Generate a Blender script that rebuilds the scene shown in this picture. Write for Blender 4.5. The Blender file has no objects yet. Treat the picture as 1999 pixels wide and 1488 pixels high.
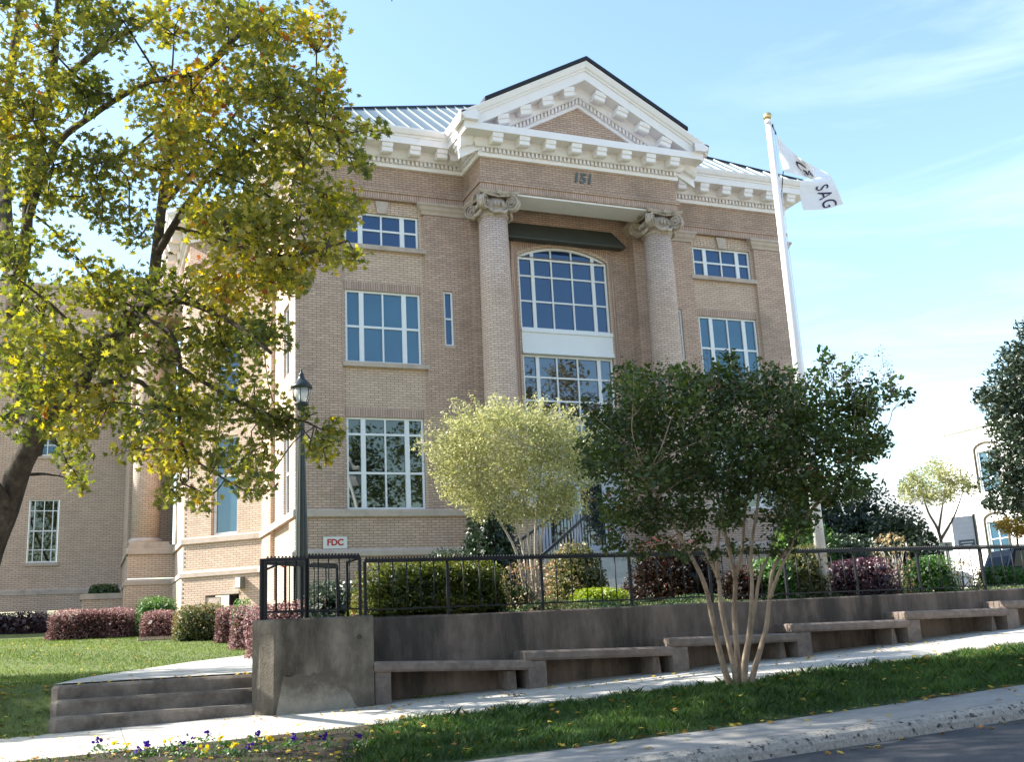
import bpy, math, random
import numpy as np
from mathutils import Vector, Matrix
random.seed(7); RNG = np.random.default_rng(11)
rad = math.radians
S = bpy.context.scene
COL = S.collection

# ------------------------------------------------------------------ camera, world, sun, exposure
F_PX = 2061.86; CAMP = np.array([-4.9713, -27.0183, 0.9433])
YAW, PIT, ROL = rad(22.3453), rad(13.2994), rad(-2.801)
def cam_axes():
    f = np.array([math.sin(YAW)*math.cos(PIT), math.cos(YAW)*math.cos(PIT), math.sin(PIT)])
    r = np.array([math.cos(YAW), -math.sin(YAW), 0.0]); u = np.cross(r, f)
    c, s = math.cos(ROL), math.sin(ROL)
    return c*r+s*u, -s*r+c*u, f
CR, CU, CF = cam_axes()
cd = bpy.data.cameras.new('camera'); cam = bpy.data.objects.new('camera', cd); COL.objects.link(cam)
cd.sensor_width = 36; cd.sensor_fit = 'HORIZONTAL'; cd.lens = F_PX/1999*36; cd.clip_end = 3000; cd.clip_start = .05
M4 = Matrix([[CR[i], CU[i], -CF[i], CAMP[i]] for i in range(3)]+[[0, 0, 0, 1]])
cam.matrix_world = M4; S.camera = cam
def at(px, py, D):      # measured picture point at depth D metres -> world point
    return CAMP + D*(CF + (px-999.5)/F_PX*CR - (py-744)/F_PX*CU)

SUN_EL, SUN_AZ = rad(38), rad(27)          # sun to the left (-X), slightly behind the facade (+Y)
sdir = Vector((-math.cos(SUN_EL)*math.cos(SUN_AZ), math.cos(SUN_EL)*math.sin(SUN_AZ), math.sin(SUN_EL)))
sl = bpy.data.lights.new('sun', 'SUN'); sl.energy = 5.0; sl.angle = rad(.55); sl.color = (1, .95, .86)
so = bpy.data.objects.new('sun', sl); COL.objects.link(so); so.rotation_euler = sdir.to_track_quat('Z', 'Y').to_euler()
W = bpy.data.worlds.new('World'); S.world = W; W.use_nodes = True
nt = W.node_tree; nt.nodes.clear()
def N(nt, t, **k):
    n = nt.nodes.new(t)
    for a, b in k.items():
        if a == 'inp':
            for i, v in b.items(): n.inputs[i].default_value = v
        else: setattr(n, a, b)
    return n
sky = N(nt, 'ShaderNodeTexSky', sky_type='NISHITA', sun_disc=False, sun_elevation=SUN_EL,
        sun_rotation=math.atan2(sdir.x, sdir.y), altitude=200, air_density=1.35, dust_density=1.3, ozone_density=1.2)
bg = N(nt, 'ShaderNodeBackground', inp={1: .132}); out = N(nt, 'ShaderNodeOutputWorld')
tc = N(nt, 'ShaderNodeTexCoord')
mp = N(nt, 'ShaderNodeMapping'); mp.inputs['Scale'].default_value = (1.3, 1.3, 7); mp.inputs['Rotation'].default_value = (.12, -.2, .5)
nz = N(nt, 'ShaderNodeTexNoise', inp={'Scale': 1.7, 'Detail': 9, 'Roughness': .62, 'Distortion': .5})
rp = N(nt, 'ShaderNodeValToRGB'); rp.color_ramp.elements[0].position = .48; rp.color_ramp.elements[1].position = .9
sep = N(nt, 'ShaderNodeSeparateXYZ')
side = N(nt, 'ShaderNodeMapRange', inp={1: .45, 2: .85, 3: .0, 4: .45})      # clouds lie toward +X
mul = N(nt, 'ShaderNodeMath', operation='MULTIPLY')
mix = N(nt, 'ShaderNodeMix', data_type='RGBA'); mix.inputs['B'].default_value = (8.4, 8.7, 9.0, 1)
lk = nt.links.new
lk(tc.outputs['Generated'], mp.inputs[0]); lk(mp.outputs[0], nz.inputs[0]); lk(nz.outputs[0], rp.inputs[0])
lk(tc.outputs['Generated'], sep.inputs[0]); lk(sep.outputs[0], side.inputs[0])
lk(rp.outputs[0], mul.inputs[0]); lk(side.outputs[0], mul.inputs[1])
tint = N(nt, 'ShaderNodeMix', data_type='RGBA', blend_type='MULTIPLY'); tint.inputs['Factor'].default_value = 1; tint.inputs['B'].default_value = (.9, .965, 1.0, 1)
lk(mul.outputs[0], mix.inputs['Factor']); lk(sky.outputs[0], tint.inputs['A']); lk(tint.outputs['Result'], mix.inputs['A']); lk(mix.outputs['Result'], bg.inputs[0]); lk(bg.outputs[0], out.inputs[0])
S.view_settings.view_transform = 'Standard'; S.view_settings.look = 'None'; S.view_settings.gamma = 1
S.view_settings.exposure = 1.45
S.render.engine = 'CYCLES'

# ------------------------------------------------------------------ materials
MATS = {}
def mat(name, col, rough=.8, var=.12, scale=6., bump=.0, bscale=60., metal=0., spec=.3, stain=None, stain_s=1.2, stain_lo=.5, stain_hi=.7, zs=1.0):
    m = bpy.data.materials.new(name); m.use_nodes = True; nt = m.node_tree; b = nt.nodes['Principled BSDF']
    b.inputs['Roughness'].default_value = rough; b.inputs['Metallic'].default_value = metal; b.inputs['Specular IOR Level'].default_value = spec
    tc = N(nt, 'ShaderNodeTexCoord'); nz = N(nt, 'ShaderNodeTexNoise', inp={'Scale': scale, 'Detail': 6, 'Roughness': .65})
    nt.links.new(tc.outputs['Object'], nz.inputs[0])
    rp = N(nt, 'ShaderNodeValToRGB'); rp.color_ramp.elements[0].position = .3; rp.color_ramp.elements[1].position = .7
    rp.color_ramp.elements[0].color = tuple(max(0, c*(1-var)) for c in col)+(1,); rp.color_ramp.elements[1].color = tuple(c*(1+var) for c in col)+(1,)
    nt.links.new(nz.outputs[0], rp.inputs[0]); last = rp.outputs[0]
    if stain:
        mp = N(nt, 'ShaderNodeMapping'); mp.inputs['Scale'].default_value = (1, 1, zs)
        n2 = N(nt, 'ShaderNodeTexNoise', inp={'Scale': stain_s, 'Detail': 7, 'Roughness': .68})
        nt.links.new(tc.outputs['Object'], mp.inputs[0]); nt.links.new(mp.outputs[0], n2.inputs[0])
        mr = N(nt, 'ShaderNodeMapRange', inp={1: stain_lo, 2: stain_hi}); nt.links.new(n2.outputs[0], mr.inputs[0])
        mx = N(nt, 'ShaderNodeMix', data_type='RGBA'); mx.inputs['B'].default_value = tuple(stain)+(1,)
        nt.links.new(mr.outputs[0], mx.inputs['Factor']); nt.links.new(last, mx.inputs['A']); last = mx.outputs['Result']
    nt.links.new(last, b.inputs['Base Color'])
    if bump:
        n3 = N(nt, 'ShaderNodeTexNoise', inp={'Scale': bscale, 'Detail': 5, 'Roughness': .7}); nt.links.new(tc.outputs['Object'], n3.inputs[0])
        bp = N(nt, 'ShaderNodeBump', inp={'Strength': bump, 'Distance': .02}); nt.links.new(n3.outputs[0], bp.inputs['Height']); nt.links.new(bp.outputs[0], b.inputs['Normal'])
    MATS[name] = m; return m
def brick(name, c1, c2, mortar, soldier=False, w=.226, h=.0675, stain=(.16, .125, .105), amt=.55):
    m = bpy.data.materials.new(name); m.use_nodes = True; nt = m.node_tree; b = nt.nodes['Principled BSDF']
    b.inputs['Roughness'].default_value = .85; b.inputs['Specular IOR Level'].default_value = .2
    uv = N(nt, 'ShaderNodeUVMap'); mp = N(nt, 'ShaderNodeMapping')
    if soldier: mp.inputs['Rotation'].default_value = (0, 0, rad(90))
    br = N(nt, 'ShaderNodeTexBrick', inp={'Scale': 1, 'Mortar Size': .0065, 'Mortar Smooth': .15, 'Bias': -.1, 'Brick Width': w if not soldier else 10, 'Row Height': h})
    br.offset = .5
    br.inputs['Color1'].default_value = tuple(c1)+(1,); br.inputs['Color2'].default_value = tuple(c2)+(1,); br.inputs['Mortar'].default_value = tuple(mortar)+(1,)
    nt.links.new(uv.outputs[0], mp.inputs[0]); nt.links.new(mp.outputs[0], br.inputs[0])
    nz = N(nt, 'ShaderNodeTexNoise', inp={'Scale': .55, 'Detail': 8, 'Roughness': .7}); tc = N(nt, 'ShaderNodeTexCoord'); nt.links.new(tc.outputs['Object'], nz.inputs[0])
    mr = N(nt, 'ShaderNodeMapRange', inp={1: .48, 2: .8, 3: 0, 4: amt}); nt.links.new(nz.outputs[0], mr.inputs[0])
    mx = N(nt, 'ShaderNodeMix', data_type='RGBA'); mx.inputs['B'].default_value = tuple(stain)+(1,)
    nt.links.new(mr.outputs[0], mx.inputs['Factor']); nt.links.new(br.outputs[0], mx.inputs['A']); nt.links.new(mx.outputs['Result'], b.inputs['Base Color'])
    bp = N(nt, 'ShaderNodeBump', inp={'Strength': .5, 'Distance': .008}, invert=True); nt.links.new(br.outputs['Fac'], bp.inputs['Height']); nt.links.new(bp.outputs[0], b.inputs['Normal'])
    MATS[name] = m; return m
def leafmat(name, stops, trans=.35, gloss=.12, rough=.45):
    gloss = gloss*.35; rough = .5
    m = bpy.data.materials.new(name); m.use_nodes = True; nt = m.node_tree; nt.nodes.clear()
    at_ = N(nt, 'ShaderNodeAttribute', attribute_name='rnd'); rp = N(nt, 'ShaderNodeValToRGB')
    el = rp.color_ramp.elements
    while len(el) < len(stops): el.new(.5)
    for e, (p, c) in zip(el, stops): e.position = p; e.color = tuple(c)+(1,)
    d = N(nt, 'ShaderNodeBsdfDiffuse'); t = N(nt, 'ShaderNodeBsdfTranslucent'); g = N(nt, 'ShaderNodeBsdfGlossy', inp={1: rough})
    hs = N(nt, 'ShaderNodeHueSaturation', inp={1: 1.15, 2: 1.6})
    m1 = N(nt, 'ShaderNodeMixShader', inp={0: trans}); m2 = N(nt, 'ShaderNodeMixShader', inp={0: gloss}); o = N(nt, 'ShaderNodeOutputMaterial')
    L = nt.links.new
    L(at_.outputs['Fac'], rp.inputs[0]); L(rp.outputs[0], d.inputs[0]); L(rp.outputs[0], hs.inputs['Color']); L(hs.outputs[0], t.inputs[0])
    L(d.outputs[0], m1.inputs[1]); L(t.outputs[0], m1.inputs[2]); L(m1.outputs[0], m2.inputs[1]); L(g.outputs[0], m2.inputs[2]); L(m2.outputs[0], o.inputs[0])
    MATS[name] = m; return m
def glassmat(name, base, refl=.45, tint=(.75, .85, 1)):
    m = bpy.data.materials.new(name); m.use_nodes = True; nt = m.node_tree; nt.nodes.clear()
    tc = N(nt, 'ShaderNodeTexCoord'); nz = N(nt, 'ShaderNodeTexNoise', inp={'Scale': .9, 'Detail': 4}); rp = N(nt, 'ShaderNodeValToRGB')
    rp.color_ramp.elements[0].color = tuple(c*.6 for c in base)+(1,); rp.color_ramp.elements[1].color = tuple(c*1.4 for c in base)+(1,)
    bpn = N(nt, 'ShaderNodeTexNoise', inp={'Scale': 1.6, 'Detail': 1}); bp = N(nt, 'ShaderNodeBump', inp={'Strength': .035, 'Distance': .03})
    d = N(nt, 'ShaderNodeBsdfDiffuse'); g = N(nt, 'ShaderNodeBsdfGlossy', inp={1: .015}); g.inputs[0].default_value = tuple(tint)+(1,)
    mx = N(nt, 'ShaderNodeMixShader', inp={0: refl}); o = N(nt, 'ShaderNodeOutputMaterial'); L = nt.links.new
    L(tc.outputs['Object'], nz.inputs[0]); L(nz.outputs[0], rp.inputs[0]); L(rp.outputs[0], d.inputs[0]); L(tc.outputs['Object'], bpn.inputs[0]); L(bpn.outputs[0], bp.inputs['Height'])
    L(bp.outputs[0], g.inputs['Normal']); L(d.outputs[0], mx.inputs[1]); L(g.outputs[0], mx.inputs[2]); L(mx.outputs[0], o.inputs[0])
    MATS[name] = m; return m
MO = (.15, .105, .085)
brick('brick_pink', (.6, .43, .335), (.48, .335, .26), MO, amt=.65)
brick('brick_tan', (.67, .5, .385), (.56, .415, .32), (.2, .145, .115), amt=.25)
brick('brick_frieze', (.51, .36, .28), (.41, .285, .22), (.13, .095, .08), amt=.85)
brick('brick_soldier', (.54, .38, .31), (.43, .3, .24), MO, soldier=True)
brick('brick_col', (.66, .5, .41), (.54, .4, .325), (.21, .16, .135), w=.19, amt=.4)
brick('brick_red', (.34, .16, .1), (.26, .12, .08), (.3, .26, .22))
mat('stone', (.5, .405, .34), .85, .1, 4, .25, 90, stain=(.27, .22, .18), stain_s=1.5, stain_lo=.52, stain_hi=.8)
mat('stone_carved', (.47, .385, .32), .85, .16, 8, .4, 60, stain=(.16, .13, .1), stain_s=5, stain_lo=.5, stain_hi=.7)
mat('white_trim', (.84, .79, .8), .55, .03, 3, stain=(.66, .6, .52), stain_s=2.2, stain_lo=.58, stain_hi=.85)
mat('white_frame', (.78, .79, .8), .4, .02, 3)
mat('metal_roof', (.26, .3, .3), .42, .06, 2, metal=.5, spec=.4)
mat('dark_roof', (.018, .018, .022), .5, .1, 3)
mat('awning', (.06, .062, .052), .6, .15, 3)
mat('concrete_wall', (.2, .155, .125), .95, .25, 3, .6, 45, stain=(.06, .05, .042), stain_s=1.5, stain_lo=.4, stain_hi=.62, zs=.22)
mat('concrete_pier', (.17, .145, .115), .95, .4, 3.5, .8, 40, stain=(.045, .04, .03), stain_s=2.1, stain_lo=.38, stain_hi=.66, zs=.3)
mat('concrete_bench', (.2, .16, .135), .95, .25, 9, .6, 60, stain=(.1, .08, .068), stain_s=3, stain_lo=.45, stain_hi=.75)
mat('steps_concrete', (.21, .175, .145), .95, .3, 6, .6, 50, stain=(.075, .06, .05), stain_s=2.5, stain_lo=.42, stain_hi=.7)
mat('concrete_patch', (.25, .23, .19), .95, .15, 7, .6, 50)
mat('sidewalk', (.5, .465, .41), .95, .1, 5, .35, 120, stain=(.33, .3, .26), stain_s=1.3, stain_lo=.5, stain_hi=.8)
mat('path', (.45, .43, .39), .95, .1, 5, .3, 120, stain=(.32, .3, .27), stain_s=1.5, stain_lo=.5, stain_hi=.8)
mat('gutter', (.3, .285, .265), .95, .12, 8, .4, 150, stain=(.22, .2, .18), stain_s=1.7, stain_lo=.48, stain_hi=.75)
mat('kerb', (.36, .33, .29), .95, .3, 26, 1.0, 55, stain=(.05, .045, .045), stain_s=14, stain_lo=.56, stain_hi=.62)
mat('asphalt', (.055, .056, .062), .9, .3, 45, .5, 160, stain=(.085, .085, .09), stain_s=1.1, stain_lo=.45, stain_hi=.75)
mat('lawn_soil', (.1, .13, .04), .98, .35, 9, .6, 40, stain=(.16, .17, .07), stain_s=2.2, stain_lo=.5, stain_hi=.7)
mat('verge_soil', (.05, .075, .028), .98, .35, 9, .6, 40)
mat('mulch', (.05, .037, .027), .98, .5, 22, 1., 60)
mat('bark_maple', (.085, .068, .052), .95, .45, 14, 1., 26, stain=(.03, .026, .022), stain_s=5, stain_lo=.45, stain_hi=.65, zs=.35)
mat('bark_crape', (.33, .25, .18), .8, .22, 7, .3, 30, stain=(.2, .14, .1), stain_s=5, stain_lo=.5, stain_hi=.62, zs=.4)
mat('bark_pale', (.4, .36, .31), .85, .25, 10, .4, 30)
mat('bark_grey', (.14, .11, .085), .9, .3, 10, .4, 30)
mat('iron', (.01, .011, .013), .5, .1, 20, spec=.3)
mat('lamp_green', (.015, .022, .02), .4, .1, 8, spec=.5)
mat('pole_white', (.82, .82, .84), .35, .04, 2, spec=.5)
mat('gold', (.62, .5, .25), .25, .05, 3, metal=.8)
mat('flag_cloth', (.82, .82, .84), .8, .02, 2)
mat('flag_ink', (.04, .035, .1), .8, .05, 2)
mat('sign_white', (.72, .68, .66), .6, .04, 3)
mat('sign_red', (.45, .03, .03), .6, .05, 3)
mat('numeral', (.12, .14, .14), .5, .25, 12, metal=.5)
mat('black_void', (.006, .006, .006), .9)
mat('red_paint', (.5, .03, .02), .4, .05, 3)
mat('car_dark', (.01, .012, .03), .4, .05, 2, spec=.15)
mat('car_white', (.75, .75, .76), .25, .02, 2, spec=.6)
mat('tyre', (.02, .02, .02), .9)
mat('paint_far', (.9, .88, .87), .8, .05, 2)
mat('plaque', (.12, .14, .13), .5)
mat('door_paint', (.55, .57, .62), .5, .03, 2)
glassmat('car_glass', (.01, .012, .014), .04); glassmat('pane_dark', (.012, .018, .022), .14); glassmat('pane_blue', (.014, .03, .085), .09, (.6, .78, 1.)); glassmat('pane_blind', (.035, .085, .125), .1, (.6, .8, 1)); glassmat('pane_low', (.005, .01, .006), .11, (.9, .95, .9))
m = bpy.data.materials.new('lamp_glass'); m.use_nodes = True; b = m.node_tree.nodes['Principled BSDF']; b.inputs['Base Color'].default_value = (.8, .85, .85, 1); b.inputs['Roughness'].default_value = .15; b.inputs['Alpha'].default_value = .35; MATS['lamp_glass'] = m
leafmat('leaf_maple', [(0, (.045, .065, .015)), (.35, (.125, .145, .03)), (.6, (.25, .24, .05)), (.8, (.46, .4, .06)), (.95, (.44, .26, .06)), (1, (.3, .09, .03))], .5, .1)
leafmat('leaf_crape', [(0, (.022, .036, .008)), (.5, (.05, .078, .014)), (.85, (.11, .155, .026)), (.95, (.2, .11, .02)), (1, (.35, .08, .02))], .3, .15, .35)
leafmat('leaf_bright', [(0, (.04, .09, .02)), (.6, (.09, .17, .04)), (1, (.16, .24, .06))], .35, .15)
leafmat('leaf_seed', [(0, (.07, .045, .03)), (.6, (.16, .1, .07)), (1, (.26, .17, .12))], .1, .05)
leafmat('leaf_silver', [(0, (.15, .165, .07)), (.5, (.37, .37, .16)), (1, (.62, .6, .31))], .35, .12)
leafmat('leaf_hedge', [(0, (.03, .045, .01)), (.5, (.1, .125, .022)), (.85, (.22, .24, .04)), (.95, (.2, .12, .03)), (1, (.28, .05, .05))], .3, .12)
leafmat('leaf_chart', [(0, (.16, .22, .02)), (1, (.36, .42, .05))], .35, .1)
leafmat('leaf_pink', [(0, (.05, .028, .022)), (.45, (.19, .1, .095)), (1, (.48, .3, .3))], .3, .1)
leafmat('leaf_purple', [(0, (.02, .008, .013)), (.5, (.07, .022, .035)), (1, (.22, .09, .12))], .2, .25)
leafmat('leaf_dark', [(0, (.01, .022, .01)), (.7, (.03, .055, .022)), (1, (.06, .1, .04))], .15, .25, .3)
leafmat('leaf_var', [(0, (.05, .07, .02)), (.5, (.14, .14, .05)), (.8, (.34, .26, .12)), (1, (.42, .2, .16))], .3, .15)
leafmat('leaf_red', [(0, (.012, .007, .004)), (.6, (.035, .017, .01)), (.93, (.07, .035, .015)), (1, (.3, .03, .02))], .25, .1)
leafmat('leaf_tan', [(0, (.12, .08, .04)), (1, (.36, .27, .15))], .25, .05)
leafmat('leaf_green', [(0, (.02, .06, .012)), (.5, (.05, .13, .02)), (1, (.13, .24, .05))], .3, .2)
leafmat('leaf_autumn', [(0, (.12, .09, .02)), (.5, (.3, .2, .03)), (1, (.45, .22, .04))], .4, .1)
leafmat('leaf_fallen', [(0, (.2, .09, .03)), (.4, (.36, .2, .05)), (.75, (.55, .4, .06)), (1, (.6, .5, .1))], .15, .05)
leafmat('blade_verge', [(0, (.022, .05, .012)), (.6, (.06, .12, .024)), (1, (.16, .24, .055))], .3, .1)
leafmat('blade_lawn', [(0, (.06, .1, .025)), (.6, (.15, .21, .05)), (1, (.3, .34, .12))], .3, .06)
leafmat('petal_yellow', [(0, (.6, .42, .02)), (1, (.7, .55, .04))], .3, .05); leafmat('petal_violet', [(0, (.03, .015, .16)), (1, (.07, .03, .25))], .3, .05)
leafmat('leaf_ground', [(0, (.03, .06, .025)), (.6, (.09, .15, .06)), (.9, (.2, .22, .1)), (1, (.4, .26, .12))], .25, .1)

# ------------------------------------------------------------------ helpers
def tag(o, label=None, cat=None, group=None, kind=None):
    if label: o['label'] = label
    if cat: o['category'] = cat
    if group: o['group'] = group
    if kind: o['kind'] = kind
    return o
def thing(name, label, cat, loc=(0, 0, 0), group=None):
    o = bpy.data.objects.new(name, None); COL.objects.link(o); o.location = loc; o.empty_display_size = .2
    return tag(o, label, cat, group)
class Fr:           # wall frame: u along wall, o outward, z up
    def __init__(s, O=(0, 0), t=(1, 0)):
        s.O = np.array([O[0], O[1], 0.]); t = np.array([t[0], t[1], 0.]); s.t = t/np.linalg.norm(t); s.n = np.array([s.t[1], -s.t[0], 0.])
    def p(s, u, o, z): return s.O+s.t*u+s.n*o+np.array([0, 0, z])
F0 = Fr()
class MB:
    def __init__(s): s.v = []; s.f = []; s.smooth = []
    def add(s, vs, fs, sm=False):
        k = len(s.v); s.v += [tuple(map(float, v)) for v in vs]; s.f += [tuple(i+k for i in f) for f in fs]; s.smooth += [sm]*len(fs); return s
    def box(s, u0, u1, o0, o1, z0, z1, F=F0):
        P = [F.p(u, o, z) for z in (z0, z1) for o in (o0, o1) for u in (u0, u1)]
        # outward is +o ; order 0:(u0,o0)1:(u1,o0)2:(u0,o1)3:(u1,o1)
        return s.add(P, [(0, 1, 3, 2)[::1], (4, 6, 7, 5), (2, 3, 7, 6), (1, 0, 4, 5), (0, 2, 6, 4), (3, 1, 5, 7)])
    def quad(s, *P): return s.add(P, [tuple(range(len(P)))])
    def tube(s, pts, rs, n=8, cap=True, sm=True):
        pts = [np.array(p, float) for p in pts]; k = len(pts)
        if not hasattr(rs, '__len__'): rs = [rs]*k
        ref = np.array([0.3, 0.2, 1.]); vs = []; prev = None
        for i, p in enumerate(pts):
            d = pts[min(i+1, k-1)]-pts[max(i-1, 0)]; d = d/(np.linalg.norm(d)+1e-9)
            if prev is None: a = np.cross(d, ref if abs(d[2]) < .95 else np.array([1., 0, 0]))
            else: a = prev-d*(prev@d)
            a /= np.linalg.norm(a)+1e-9; prev = a; b = np.cross(d, a)
            for j in range(n):
                t = 2*math.pi*j/n; vs.append(p+rs[i]*(math.cos(t)*a+math.sin(t)*b))
        fs = [(i*n+j, i*n+(j+1) % n, (i+1)*n+(j+1) % n, (i+1)*n+j) for i in range(k-1) for j in range(n)]
        if cap: fs += [tuple(range(n))[::-1], tuple((k-1)*n+j for j in range(n))]
        return s.add(vs, fs, sm)
    def lathe(s, c, prof, n=24, sm=True):      # prof: (r,z)
        vs = [(c[0]+r*math.cos(2*math.pi*j/n), c[1]+r*math.sin(2*math.pi*j/n), z) for r, z in prof for j in range(n)]
        k = len(prof)
        fs = [(i*n+j, i*n+(j+1) % n, (i+1)*n+(j+1) % n, (i+1)*n+j) for i in range(k-1) for j in range(n)]
        fs += [tuple(range(n))[::-1], tuple((k-1)*n+j for j in range(n))]
        return s.add(vs, fs, sm)
    def sweep(s, path, prof, closed=False):   # path: list (x,y) outward on the right-hand side; prof: (o,z)
        P = [np.array(p, float) for p in path]; k = len(P); rings = []
        for i in range(k):
            dirs = []
            if i > 0: d = P[i]-P[i-1]; dirs.append(d/np.linalg.norm(d))
            if i < k-1: d = P[i+1]-P[i]; dirs.append(d/np.linalg.norm(d))
            ns = [np.array([d[1], -d[0]]) for d in dirs]
            if len(ns) == 1: m = ns[0]
            else:
                m = ns[0]+ns[1]; m = m/np.linalg.norm(m); m = m/max(.2, m@ns[0])
            rings.append([(P[i][0]+m[0]*o, P[i][1]+m[1]*o, z) for o, z in prof])
        n = len(prof)
        for i in range(k-1):      # separate faces so that UVs stay metric
            for j in range(n-1):
                a, b, c, d = rings[i][j], rings[i+1][j], rings[i+1][j+1], rings[i][j+1]
                s.add([a, b, c, d], [(0, 1, 2, 3)])
        s.add(rings[0], [tuple(range(n))[::-1]]); s.add(rings[-1], [tuple(range(n))])
        return s
    def build(s, name, m, parent=None, uv='wall', axis=None):
        me = bpy.data.meshes.new(name); me.from_pydata(s.v, [], s.f); me.update()
        if any(s.smooth): me.polygons.foreach_set('use_smooth', s.smooth)
        if uv and MATS[m].name.startswith('brick'):
            lay = me.uv_layers.new(name='UVMap'); co = np.array(s.v)
            for p in me.polygons:
                n = p.normal
                if uv == 'cyl':
                    cs = [co[me.loops[l].vertex_index] for l in p.loop_indices]; an = [math.atan2(c[1]-axis[1], c[0]-axis[0]) for c in cs]
                    an = [a+2*math.pi if a < an[0]-math.pi else a-2*math.pi if a > an[0]+math.pi else a for a in an]
                    for l, a, c in zip(p.loop_indices, an, cs): lay.data[l].uv = (a*axis[2], c[2])
                    continue
                if abs(n.z) > .8:
                    for l in p.loop_indices:
                        c = co[me.loops[l].vertex_index]; lay.data[l].uv = (c[0], c[1])
                else:
                    t = np.array([-n.y, n.x]); t = t/(np.linalg.norm(t)+1e-9)
                    for l in p.loop_indices:
                        c = co[me.loops[l].vertex_index]; lay.data[l].uv = (c[0]*t[0]+c[1]*t[1], c[2])
        me.materials.append(MATS[m]); o = bpy.data.objects.new(name, me); COL.objects.link(o)
        if parent:
            o.parent = parent
            if parent.type == 'EMPTY': o.matrix_parent_inverse = Matrix.Translation(-Vector(parent.location))
        return o
def wall_grid(mb, F, u0, u1, z0, z1, holes=(), o=0., depth=.2):
    us = sorted({u0, u1, *[h[0] for h in holes], *[h[1] for h in holes]}); zs = sorted({z0, z1, *[h[2] for h in holes], *[h[3] for h in holes]})
    for a, b in zip(us, us[1:]):
        for c, d in zip(zs, zs[1:]):
            if any(h[0] <= a and b <= h[1] and h[2] <= c and d <= h[3] for h in holes): continue
            mb.quad(F.p(a, o, c), F.p(b, o, c), F.p(b, o, d), F.p(a, o, d))
    for h in holes:
        a, b, c, d = h
        mb.quad(F.p(a, o, c), F.p(a, o, d), F.p(a, o-depth, d), F.p(a, o-depth, c))
        mb.quad(F.p(b, o, c), F.p(b, o-depth, c), F.p(b, o-depth, d), F.p(b, o, d))
        mb.quad(F.p(a, o, d), F.p(b, o, d), F.p(b, o-depth, d), F.p(a, o-depth, d))
        mb.quad(F.p(a, o, c), F.p(a, o-depth, c), F.p(b, o-depth, c), F.p(b, o, c))
def fast_mesh(name, verts, K, m, rnd, parent=None):
    """verts (N,K,3): one K-gon per item"""
    n = verts.shape[0]; me = bpy.data.meshes.new(name); me.vertices.add(n*K); me.vertices.foreach_set('co', verts.reshape(-1).astype(np.float32))
    me.loops.add(n*K); me.loops.foreach_set('vertex_index', np.arange(n*K, dtype=np.int32))
    me.polygons.add(n); me.polygons.foreach_set('loop_start', np.arange(0, n*K, K, dtype=np.int32))
    try: me.polygons.foreach_set('loop_total', np.full(n, K, dtype=np.int32))
    except Exception: pass
    me.update(calc_edges=True); a = me.attributes.new('rnd', 'FLOAT', 'FACE'); a.data.foreach_set('value', rnd.astype(np.float32))
    me.materials.append(MATS[m]); o = bpy.data.objects.new(name, me); COL.objects.link(o)
    if parent:
        o.parent = parent
        if parent.type == 'EMPTY': o.matrix_parent_inverse = Matrix.Translation(-Vector(parent.location))
    return o
def star(lobes):
    pts = []
    for a, r in lobes: pts.append((r*math.cos(rad(a)), r*math.sin(rad(a))))
    return np.array(pts)
MAPLE = star([(-90, .25), (-60, .62), (-35, .38), (-5, .9), (25, .42), (48, .8), (70, .42), (90, 1.0), (110, .42), (132, .8), (155, .42), (185, .9), (215, .38), (240, .62)])*.55
OVAL = np.array([(0, -.5), (.22, -.2), (.25, .1), (0, .5), (-.25, .1), (-.22, -.2)])
QUAD = np.array([(0, -.5), (.22, 0), (0, .5), (-.22, 0)])
BLOB = np.array([(0, -.5), (.42, -.25), (.45, .2), (.1, .5), (-.4, .3), (-.45, -.2)])
def leaves(name, P, size, shape, m, rnd, parent=None, up=.3, jit=1., curl=.18):
    n = len(P); nr = RNG.normal(size=(n, 3))*jit; nr[:, 2] = np.abs(nr[:, 2])+up; nr /= np.linalg.norm(nr, axis=1)[:, None]
    a = RNG.normal(size=(n, 3)); a -= nr*(a*nr).sum(1)[:, None]; a /= np.linalg.norm(a, axis=1)[:, None]; b = np.cross(nr, a)
    sz = np.broadcast_to(size, (n,))*RNG.uniform(.65, 1.25, n)
    K = len(shape); q = shape[None]*sz[:, None, None]
    r2 = (shape**2).sum(1)[None]*sz[:, None]*curl*RNG.uniform(-.5, 2, (n, 1))
    V = P[:, None, :]+q[:, :, :1]*a[:, None, :]+q[:, :, 1:]*b[:, None, :]-r2[:, :, None]*nr[:, None, :]
    return fast_mesh(name, V, K, m, np.clip(rnd, 0, 1), parent)
def ball(n, r, squash=(1, 1, 1), shell=.5):
    d = RNG.normal(size=(n, 3)); d /= np.linalg.norm(d, axis=1)[:, None]; rr = RNG.uniform(0, 1, n)**(1/3); rr = shell+(1-shell)*rr if shell < 1 else np.ones(n)
    rr = np.where(RNG.uniform(size=n) < .75, rr, RNG.uniform(0, 1, n)**.5)
    return d*rr[:, None]*r*np.array(squash)
def smooth_path(pts, k=5):
    P = [np.array(p, float) for p in pts]; out = []
    for i in range(len(P)-1):
        p0 = P[max(i-1, 0)]; p1 = P[i]; p2 = P[i+1]; p3 = P[min(i+2, len(P)-1)]
        for t in np.linspace(0, 1, k, endpoint=False):
            out.append(.5*((2*p1)+(-p0+p2)*t+(2*p0-5*p1+4*p2-p3)*t*t+(-p0+3*p1-3*p2+p3)*t**3))
    out.append(P[-1]); return out
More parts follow.
